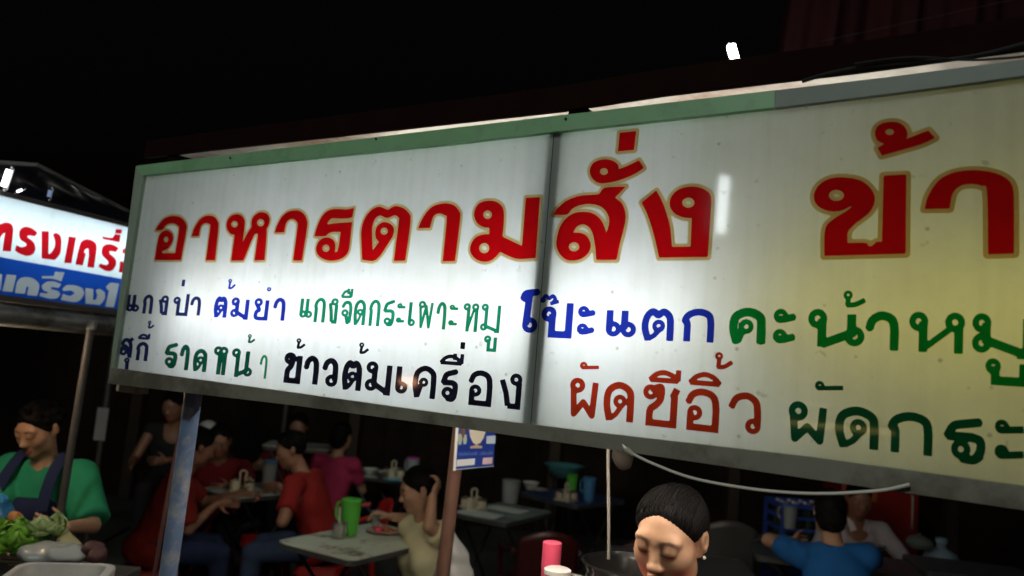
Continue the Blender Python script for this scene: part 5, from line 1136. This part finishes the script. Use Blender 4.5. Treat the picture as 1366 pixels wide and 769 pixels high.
jug('milky jug with pink lid on the table behind the woman in yellow', (549, 640), M_clear, M_pinkl, .185, .056)
jug('light blue jug on the blue table', (785, 668), M_bjug, M_bjug, .185, .052)
jug('green lidded jar on the blue table beside the blue jug', (762, 660), M_gjug, M_gjug, .17, .048, False, name='lidded_jar')
jug('light blue jug on the dark table by the blue shirt', (1053, 705), M_clear, M_bjug, .17, .05)
jug('tall milky ice bucket on the grey green table', (680, 671), M_clear, M_clear, .17, .070, False, name='ice_bucket')
cad0 = [None]
def caddy(label, px, yaw):
    c = at(px[0], px[1], TH)
    if cad0[0] is None:
        t = thing('condiment_caddy', label, 'caddy', c, yaw, 'condiment caddies on the tables')
        MB().prism([(x, y, .002) for x, y in rrect(.17, .15, .02)], (0, 0, .012)).build('tray', M_cream, t, smooth=False)
        MB().tube(smooth_poly(V3([-.02, 0, .014], [-.02, 0, .10], [-.022, 0, .128], [.0, 0, .142], [.022, 0, .128], [.02, 0, .10], [.02, 0, .014]), False, 200, 3), .007, 8).build('handle', M_cream, t)
        for x, y in ((-.048, -.04), (.048, -.04), (-.048, .036), (.048, .036)):
            j = MB().lathe([(.026, .0145), (.031, .02), (.031, .060), (.029, .064)], (x, y, 0), 16).build('jar', M_cream, t)
            MB().lathe([(.033, .0645), (.033, .072), (.012, .078), (.008, .084), (.0005, .086)], (x, y, 0), 16).build('lid', M_cream if x*y > 0 else mat('dark lid', (.1, .07, .05), .5), j)
        cad0[0] = t
    else:
        t = copy_tree(cad0[0]); t.location = tuple(c); t.rotation_euler.z = yaw; t['label'] = label
    return t
caddy('cream condiment caddy on the small table beside the blue lidded jug', (322, 655), .3); caddy('cream condiment caddy on the table with the pink lidded jug', (524, 637), .8)
caddy('cream condiment caddy on the grey green table beside the brown post', (631, 679), .5); caddy('cream condiment caddy on the blue table', (755, 668), .9)
def simple(name, label, cat, c, prof, m, n=20, parts=(), yaw=0):
    t = thing(name, label, cat, c, yaw)
    MB().lathe(prof, n=n).build('body', m, t)
    for pn, pp, pm in parts: MB().lathe(pp, n=n).build(pn, pm, t)
    return t
BOWL = [(.03, 0), (.035, .004), (.06, .03), (.075, .055), (.073, .056), (.057, .032), (.033, .008), (.0005, .007)]
mc = at(452, 718, TH); t = simple('steel_cup', 'steel cup with a pale straw on the worn table beside the green jug', 'cup', mc, [(.034, 0), (.036, .004), (.040, .078), (.038, .08), (.034, .006), (.0005, .005)], M_steel)
MB().tube([(.0, .0, .01), (-.015, .01, .165)], .006, 8).build('straw', mat('pale straw', (.6, .62, .58), .4), t); MB().tube([(.012, .0, .01), (.03, -.01, .10)], .004, 8).build('spoon', M_steel, t)
pc = at(513, 711, TH); t = simple('food_plate', 'plate of orange noodles with a red cap on the worn table', 'plate', pc, [(.05, 0), (.06, .004), (.105, .016), (.103, .018), (.058, .008), (.0005, .007)], mat('pinkish plate', (.5, .36, .32), .4), 24)
rr = random.Random(2); mb = MB()
for i in range(26):
    a = rr.uniform(0, 6.28); r_ = rr.uniform(0, .055); b = rr.uniform(0, 6.28); p = V3(r_*math.cos(a), r_*math.sin(a), .012+rr.uniform(0, .012))
    mb.tube(smooth_poly(np.array([p, p+V3(.02*math.cos(b), .02*math.sin(b), .008), p+V3(.035*math.cos(b+.8), .035*math.sin(b+.8), -.002)]), False, 200, 3), .004, 6)
mb.build('noodles', mat('orange noodles', (.42, .15, .06), .5, var=.3, scale=40), t)
MB().lathe([(.026, .012), (.028, .02), (.026, .036), (.0005, .038)], (-.035, -.02, 0), 16).build('red_cap', M_pink, t)
qs = at(545, 714, TH); t = thing('spoon', 'steel spoon lying on the worn table before the woman in yellow', 'spoon', qs, .7)
MB().tube([(-.09, 0, .005), (.03, 0, .006)], .0035, 8).build('handle', M_steel, t); MB().lathe([(.0005, .002), (.012, .004), (.02, .009)], (.05, 0, 0), 14, M=np.diag([1.5, 1, 1]), capt=False).build('bowl', M_steel, t)
simple('glass', 'small clear glass near the back edge of the worn table', 'glass', at(470, 703, TH)+V3(.12, .1, 0), [(.022, 0), (.030, .085), (.028, .086), (.02, .005), (.0005, .005)], M_clear)
simple('bowl', 'pale bowl stacked on the table with the pink lidded jug, leftmost', 'bowl', at(493, 634, TH), BOWL, mat('pale green bowl', (.42, .50, .44), .4)); simple('bowl', 'steel bowl between pale bowl and caddy behind the woman in yellow', 'bowl', at(508, 638, TH), [(r_*.8, z*1.0) for r_, z in BOWL], M_steel)
simple('dish', 'small light blue dish at the front edge of the far table', 'dish', at(524, 644, TH), [(r_*.95, z*.45) for r_, z in BOWL], mat('light blue dish', (.16, .42, .55), .35))
simple('basin', 'teal plastic basin high behind the blue table', 'basin', dep(752, 628, 7.9)+V3(0, 0, -.05), [(.10, 0), (.13, .01), (.19, .10), (.21, .105), (.205, .11), (.185, .102), (.12, .012), (.0005, .01)], mat('teal plastic', (.07, .26, .28), .4), 28)
bs = dep(752, 628, 7.9); t = thing('stand', 'slim dark stand carrying the teal basin', 'stand', (bs[0], bs[1], 0))
for a in range(4): MB().cyl((.16*math.cos(a*1.57+.8), .16*math.sin(a*1.57+.8), 0), (.11*math.cos(a*1.57+.8), .11*math.sin(a*1.57+.8), bs[2]-.065), .012, n=8).build('leg', M_leg, t)
MB().lathe([(.15, bs[2]-.065), (.15, bs[2]-.052)], n=20).build('top', M_leg, t)
simple('plate', 'white plate on the blue table near its left corner', 'plate', at(716, 655, TH), [(.05, 0), (.06, .004), (.10, .016), (.098, .018), (.058, .008), (.0005, .007)], mat('white china', (.5, .5, .48), .3)); simple('bowl', 'white bowl on the blue table beside the white plate', 'bowl', at(712, 656, TH)+V3(-.02, .16, 0), BOWL, mat('white china', (.5, .5, .48), .3))
M_paper = mat('white paper', (.55, .58, .55), .8)
for (x, y, ya, lb) in ((640, 686, .1, 'white place mat nearest the brown post on the grey green table'), (676, 680, .12, 'white place mat farther from the brown post on the grey green table')):
    c = at(x, y, TH+.002); t = MB().prism([V3(a, b, 0) for a, b in ((-.15, -.09), (.15, -.09), (.15, .09), (-.15, .09))], (0, 0, .002)).build('place_mat', M_paper, smooth=False)
    t.location = tuple(c); t.rotation_euler.z = -.45; tag(t, lb, 'place mat', 'place mats on the grey green table')
simple('cup', 'pale green cup in front of the far diner in maroon', 'cup', dep(399, 596, 6.75), [(.030, 0), (.038, .10), (.036, .101), (.028, .006), (.0005, .006)], mat('pale green cup', (.36, .52, .30), .4))
cq = dep(399, 596, 6.75); table('far dim folding table in front of the diner in maroon', (cq[0]-.02, cq[1]+.12), .1, .6, .46, M_tabwhite)
TT = [o for o in COL.objects if o.name.startswith('folding_table')][-1]
for ch in TT.children: ch.location.z = cq[2]-TH
for ch in TT.children:
    if ch.name.startswith(('leg', 'crossbar')): ch.location.z = 0; ch.scale.z = (cq[2]-.002)/TH
simple('bowl', 'steel bowl with a pale rim on the right dark table', 'bowl', at(1166, 738, TH), BOWL, M_steel); simple('plate', 'shiny steel plate left of the blue shirt on the dark table', 'plate', at(1027, 722, TH), [(.05, 0), (.06, .004), (.12, .016), (.118, .018), (.058, .008), (.0005, .007)], M_steel)
simple('lidded_bowl', 'dim glass lidded bowl between the whitish shirt and the water bottle', 'bowl', at(1226, 732, TH), [(.06, 0), (.085, .02), (.09, .035), (.092, .04), (.075, .07), (.03, .09), (.008, .095), (.012, .105), (.0005, .11)], mat('dim glass', (.25, .33, .30), .15, trans=.5))

# right background: crates, cabinet, water bottle
M_crate = mat('blue crate plastic', (0.03, 0.07, 0.38), 0.4, var=.1)
cx0 = dep(1066, 672, 6.0)
for k in range(3):
    t = thing('drinks_crate', ['lowest blue drinks crate of the stack behind the blue shirt', 'middle blue drinks crate of the stack behind the blue shirt', 'topmost blue drinks crate holding capped bottles behind the blue shirt'][k], 'crate', (cx0[0], cx0[1], k*.30), .1, 'stacked blue drinks crates')
    mb = MB()
    for z in (.012, .10, .19, .28): 
        for sx in (-1, 1): mb.box((sx*.20, 0, z), (.012, .30, .022 if z < .25 else .036))
        for sy in (-1, 1): mb.box((0, sy*.144, z), (.388, .012, .022 if z < .25 else .036))
    mb.build('slats', M_crate, t, smooth=False)
    for sx in (-1, 1):
        for sy in (-1, 1): MB().box((sx*.200, sy*.150, .149), (.026, .020, .296)).build('corner_post', M_crate, t, smooth=False)
    MB().box((0, 0, .006), (.384, .276, .010)).build('bottom', M_crate, t, smooth=False)
for i in range(4):
    for j in range(3):
        b = simple('drink_bottle', 'capped drink bottle in the topmost blue crate', 'bottle', (cx0[0]-.14+i*.093, cx0[1]-.09+j*.09-.014+.009*i, .612), [(.03, 0), (.032, .16), (.013, .24), (.013, .27)], mat('dark bottle glass', (.03, .05, .03), .1), 12, [('cap', [(.0155, .27), (.0155, .285), (.0005, .287)], mat('white cap', (.7, .7, .7), .4))]); b['group'] = 'bottles in the topmost crate'
cb = dep(1160, 650, 6.6); t = thing('drinks_cabinet', 'red drinks cabinet standing behind the man in the whitish shirt', 'cabinet', (cb[0], cb[1], 0), -.1)
MB().box((0, 0, .70), (.62, .5, 1.34)).build('body', mat('red lacquer', (.16, .012, .008), .35), t, smooth=False, bevel=.02)
MB().box((0, -.266, .72), (.58, .03, 1.2)).build('door', mat('red door lacquer', (.19, .013, .009), .3), t, smooth=False, bevel=.008)
MB().box((-.15, -.284, 1.05), (.22, .004, .3)).build('sticker', mat('orange print', (.28, .08, .012), .5), t, smooth=False); MB().tube([(.23, -.285, .7), (.23, -.31, .72), (.23, -.31, .98), (.23, -.285, 1.0)], .010, 8).build('handle', M_steel, t)
for sx in (-1, 1): MB().box((sx*.26, 0, .015), (.06, .4, .03)).build('foot', M_leg, t, smooth=False)
wb = dep(1255, 757, 5.4); wb_z = wb[2]-.20
simple('water_bottle', 'large pale blue water bottle at the lower right', 'bottle', (wb[0], wb[1], wb_z), [(.11, 0), (.125, .01), (.128, .10), (.122, .11), (.128, .12), (.128, .24), (.10, .30), (.05, .325), (.032, .335), (.032, .37)], mat('pale blue bottle', (.30, .42, .52), .15, trans=.3), 28, [('cap', [(.038, .37), (.038, .40), (.0005, .402)], mat('blue cap', (.25, .4, .55), .4))])
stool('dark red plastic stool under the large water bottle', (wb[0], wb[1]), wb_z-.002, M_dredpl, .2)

# ------------------------------------------------------------------ the cook's side: tumbler, tub, pot, bag, cloth
cz = .84
ct = thing('work_counter', 'steel work counter behind the sign posts under the pink tumbler', 'counter', SIGN.P(1.10, 0, -.62), AL)
MB().box((0, 0, cz-.015), (.62, .46, .03)).build('top', M_steel, ct, smooth=False, bevel=.004)
for sx in (-1, 1):
    for sy in (-1, 1): MB().cyl((sx*.27, sy*.19, 0), (sx*.27, sy*.19, cz-.03), .016, n=10).build('leg', M_dsteel, ct)
MB().box((0, 0, .30), (.54, .38, .02)).build('shelf', M_dsteel, ct, smooth=False)
tp = dep(737, 724, 2.32); H_ = tp[2]-cz
simple('tumbler', 'hot pink plastic tumbler at the lower edge beside the white lidded tub', 'tumbler', (tp[0], tp[1], cz), [(.022, 0), (.024, .004), (.0275, H_*.85), (.0285, H_*.86), (.0285, H_), (.026, H_+.002), (.0005, H_+.002)], M_pink, 24, [('band', [(.0287, H_*.86), (.0287, H_*.80), (.0275, H_*.79)], M_pink)])
tw = dep(744, 760, 2.2); H_ = tw[2]-cz
simple('lidded_tub', 'small clear tub with white lid before the pink tumbler', 'tub', (tw[0], tw[1], cz), [(.026, 0), (.028, .004), (.034, H_-.014), (.034, H_-.012)], M_clear, 24, [('lid', [(.039, H_-.012), (.039, H_), (.033, H_+.004), (.0005, H_+.005)], mat('white lid', (.62, .62, .6), .4))])
kp = dep(846, 752, 2.28)
st = thing('stove', 'dark gas stove stand under the black pot', 'stove', (kp[0], kp[1], 0)); sh_ = kp[2]-.24
MB().lathe([(.17, sh_-.03), (.17, sh_-.004)], n=24).build('top', M_dsteel, st)
for a in range(4): MB().cyl((.19*math.cos(a*1.57), .19*math.sin(a*1.57), 0), (.14*math.cos(a*1.57), .14*math.sin(a*1.57), sh_-.03), .014, n=8).build('leg', M_leg, st)
t = simple('cooking_pot', 'black cooking pot with shiny rim left of the cook', 'pot', (kp[0], kp[1], sh_), [(.12, 0), (.135, .01), (.145, .22), (.156, .232), (.158, .238), (.150, .240), (.138, .22), (.128, .014), (.0005, .012)], mat('black enamel', (.012, .012, .012), .22), 32)
MB().lathe([(.1385, .16), (.0005, .162)], n=32, capb=False).build('soup', M_brownf, t)
for sx in (-1, 1): MB().tube(smooth_poly(V3([sx*.143, -.03, .18], [sx*.19, -.03, .185], [sx*.19, .03, .185], [sx*.143, .03, .18]), False, 200, 3), .006, 8).build('handle', M_steel, t)
bgc = dep(606, 752, 2.9); S = Solid(bgc-.22, bgc+.25, .010)
S.ell(bgc+V3(0, 0, -.06), (.075, .06, .10), None, .02); S.cone(bgc+V3(0, 0, .03), bgc+V3(-.02, 0, .13), .035, .012, .04); S.wrinkle(.007, 48, 1.3)
V, F = S.nets(); tg = thing('plastic_bag', 'clear plastic bag hanging on the brown post', 'bag', bgc)
mesh_obj('bag', V-bgc, F, mat('clear bag film', (.55, .56, .55), .22, trans=.45, var=.05), tg, sharp=0)
MB().tube([bgc+V3(-.02, 0, .13)-bgc, V3(-.055, -.02, .20)], .004, 6).build('string', M_wcable, tg)
oc = dep(832, 606, 2.3); S = Solid(oc-.16, oc+.18, .007); S.ell(oc, (.032, .032, .05), None, .02); S.cone(oc+V3(0, 0, .03), oc+V3(0, 0, .10), .020, .010, .03); S.wrinkle(.003, 75, .4)
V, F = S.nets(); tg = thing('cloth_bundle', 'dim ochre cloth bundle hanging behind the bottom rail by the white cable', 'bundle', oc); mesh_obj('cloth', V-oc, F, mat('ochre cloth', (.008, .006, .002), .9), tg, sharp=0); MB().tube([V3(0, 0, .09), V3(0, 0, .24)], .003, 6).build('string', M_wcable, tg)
pq = dep(135, 566, 6.2); t = MB().box((0, 0, 0), (.09, .004, .26)).build('notice', mat('dim paper', (.35, .33, .33), .8), smooth=False); t.location = tuple(pq); tag(t, 'pale paper notice on the dark pole between the cook in green and the blue post', 'notice')
t = thing('pole', 'thin dark pole carrying the pale paper notice', 'pole', (pq[0], pq[1]+.03, 0)); MB().cyl((0, 0, 0), (0, 0, 2.2), .022, n=12).build('shaft', M_dsteel, t); MB().lathe([(.08, 0), (.08, .01), (.03, .014)], n=16).build('base', M_dsteel, t)

# ------------------------------------------------------------------ neighbouring food cart with vegetables
gz_ = .80
ft = thing('food_cart', 'dark steel food cart under the lettuce at the lower left', 'cart', (-2.05, 2.90, 0))
MB().box((0, 0, gz_-.02), (1.30, .66, .04)).build('counter', mat('cart steel', (.16, .16, .16), .4, .6, var=.2), ft, smooth=False, bevel=.006)
MB().box((0, .02, .42), (1.22, .58, .70)).build('cabinet', M_dsteel, ft, smooth=False, bevel=.01)
for sx in (-1, 1):
    for sy in (-1, 1):
        wh = MB().lathe([(.02, -.02), (.05, -.02), (.056, -.012), (.056, .012), (.05, .02), (.02, .02)], (sx*.52, sy*.27, .058), 20, M=np.array([[1, 0, 0], [0, 0, 1], [0, 1, 0]], float)).build('wheel', M_leg, ft)
def leafblob(name, label, cat, c, R_, n, m, flat=.7, size=.07, seed=1):
    rr = random.Random(seed); V, F = [], []
    for i in range(n):
        z = rr.uniform(-.35, 1); a = rr.uniform(0, 6.28); s_ = math.sqrt(max(0, 1-z*z)); d = V3(s_*math.cos(a), s_*math.sin(a), z); o = d*V3(R_, R_, R_*flat)*rr.uniform(.25, .8)
        u, v, w_ = frame(d+V3(0, 0, .35)+V3(rr.uniform(-.5, .5), rr.uniform(-.5, .5), 0)); L = size*rr.uniform(.7, 1.25); n0 = len(V); ph = rr.uniform(0, 6)
        for j in range(6):
            for k in range(9):
                t_ = j/5; s2 = (k/8-.5)*2; wd = L*.62*math.sin(math.pi*min(1, .18+t_*.8))
                V.append(o+w_*L*t_*(1-.25*t_)+u*s2*wd+v*(L*.30*t_*t_+.18*L*s2*s2+.11*L*math.sin(s2*9+ph+t_*4)*t_+.05*L*math.sin(13*t_+ph)*abs(s2)))
        F += [[n0+j*9+k, n0+(j+1)*9+k, n0+(j+1)*9+k+1, n0+j*9+k+1] for j in range(5) for k in range(8)]
    o = mesh_obj(name, V, F, m, None, sharp=0); o.location = tuple(c); return tag(o, label, cat)
def leafmat(n, c):
    m = mat(n, c, .45, var=.35, scale=25); b = m.node_tree.nodes['Principled BSDF']; b.inputs['Subsurface Weight'].default_value = .15; b.inputs['Subsurface Radius'].default_value = (.01, .02, .005); return m
lc_ = dep(12, 732, 2.86); lc_[2] = max(lc_[2], .86)
leafblob('lettuce', 'heap of bright green curly lettuce on the neighbouring cart', 'lettuce', lc_, .115, 150, leafmat('lettuce leaf', (.24, .52, .06)), .70, .066, 3)
leafblob('cabbage', 'pale green cut cabbage right of the lettuce', 'cabbage', dep(60, 713, 2.90), .055, 40, leafmat('cabbage leaf', (.45, .58, .26)), .8, .055, 5)
bc = dep(87, 722, 2.93); S = Solid(bc-.12, bc+.14, .006); S.cone(bc+V3(.01, 0, -.03), bc+V3(-.015, 0, .055), .052, .006, .01); S.wrinkle(.0025, 90, 2); V, F = S.nets()
o = mesh_obj('bamboo_shoot', V-bc, F, mat('bamboo flesh', (.46, .40, .20), .6, var=.2, scale=20), None, sharp=0); o.location = tuple(bc); tag(o, 'pale yellow pointed bamboo shoot beside the cut cabbage', 'vegetable')
bc = dep(74, 738, 2.80); S = Solid(bc-V3(.2, .2, .1), bc+V3(.2, .2, .1), .008); S.ell(bc, (.125, .09, .035), rotz(.15), .02); S.wrinkle(.006, 60, .8); V, F = S.nets()
o = mesh_obj('vegetable_bag', V-bc, F, mat('white film', (.50, .54, .54), .25, trans=.25), None, sharp=0); o.location = tuple(bc); tag(o, 'shiny white plastic bag of vegetables before the cut cabbage', 'bag')
for i, (x, y, dx) in enumerate(((112, 737, 0), (124, 732, 1), (130, 741, 2))):
    bc = dep(x, y, 2.85-.04*i); S = Solid(bc-.12, bc+.12, .007); S.ell(bc, (.045, .03, .026), rotz(.3+i*.7), .01); S.wrinkle(.004, 80, i); V, F = S.nets()
    o = mesh_obj('purple_tuber', V-bc, F, mat('dark purple skin', (.075, .028, .028), .6, var=.4, scale=30), None, sharp=0); o.location = tuple(bc); tag(o, ['dark purple tuber lying against the white vegetable bag', 'dark purple tuber at the back of the three tubers', 'dark purple tuber nearest the white tub'][i], 'tuber', 'dark tubers on the neighbouring cart')
bc = dep(20, 692, 3.0); S = Solid(bc-.1, bc+.1, .006); S.ell(bc, (.03, .025, .03), None, .01); S.cone(bc, bc+V3(.03, -.02, -.03), .018, .012, .02); S.wrinkle(.003, 90, 1); V, F = S.nets()
o = mesh_obj('carrot_piece', V-bc, F, mat('orange flesh', (.40, .16, .04), .5, var=.3, scale=30), None, sharp=0); o.location = tuple(bc); tag(o, 'orange carrot piece behind the lettuce', 'carrot')
bc = dep(-3, 688, 3.0); S = Solid(bc-.15, bc+.15, .008); S.ell(bc, (.05, .05, .085), None, .02); S.wrinkle(.005, 60, .1); V, F = S.nets()
o = mesh_obj('blue_bag', V-bc, F, mat('blue film', (.03, .20, .45), .3, var=.1), None, sharp=0); o.location = tuple(bc); tag(o, 'blue plastic bag at the left edge behind the lettuce', 'bag')
tbx, tby = -1.425, 2.66; t = thing('foam_tub', 'white foam tub with thick rim at the right end of the neighbouring cart', 'tub', (tbx, tby, gz_), .25)
P = rrect(.30, .26, .05); Qi = rrect(.26, .22, .04); n = len(P); hh = .115
MB().add([V3(x, y, .001) for x, y in P]+[V3(x*1.04, y*1.04, hh) for x, y in P]+[V3(x, y, hh+.006) for x, y in Qi]+[V3(x*.95, y*.95, .015) for x, y in Qi], [[i+n*k, (i+1) % n+n*k, (i+1) % n+n*(k+1), i+n*(k+1)] for k in range(3) for i in range(n)]+[[3*n+i for i in range(n)], [i for i in range(n)][::-1]]).build('tub', mat('white foam', (.52, .52, .50), .7, var=.08, scale=60, bump=.2), t, bevel=.006)
for sgn, pos in ((1, (-.1, .06, -.15)),):
    pass
rack = thing('tray', 'grey steel tray under the lettuce and the vegetable bag', 'tray', (-1.96, 2.86, gz_), .05)
MB().prism([V3(x, y, .002) for x, y in rrect(.86, .44, .04)], (0, 0, .012)).build('base', M_dsteel, rack, smooth=False); MB().tube([V3(x, y, .03) for x, y in rrect(.86, .44, .04)], .009, 8, True).build('rim', M_steel, rack)
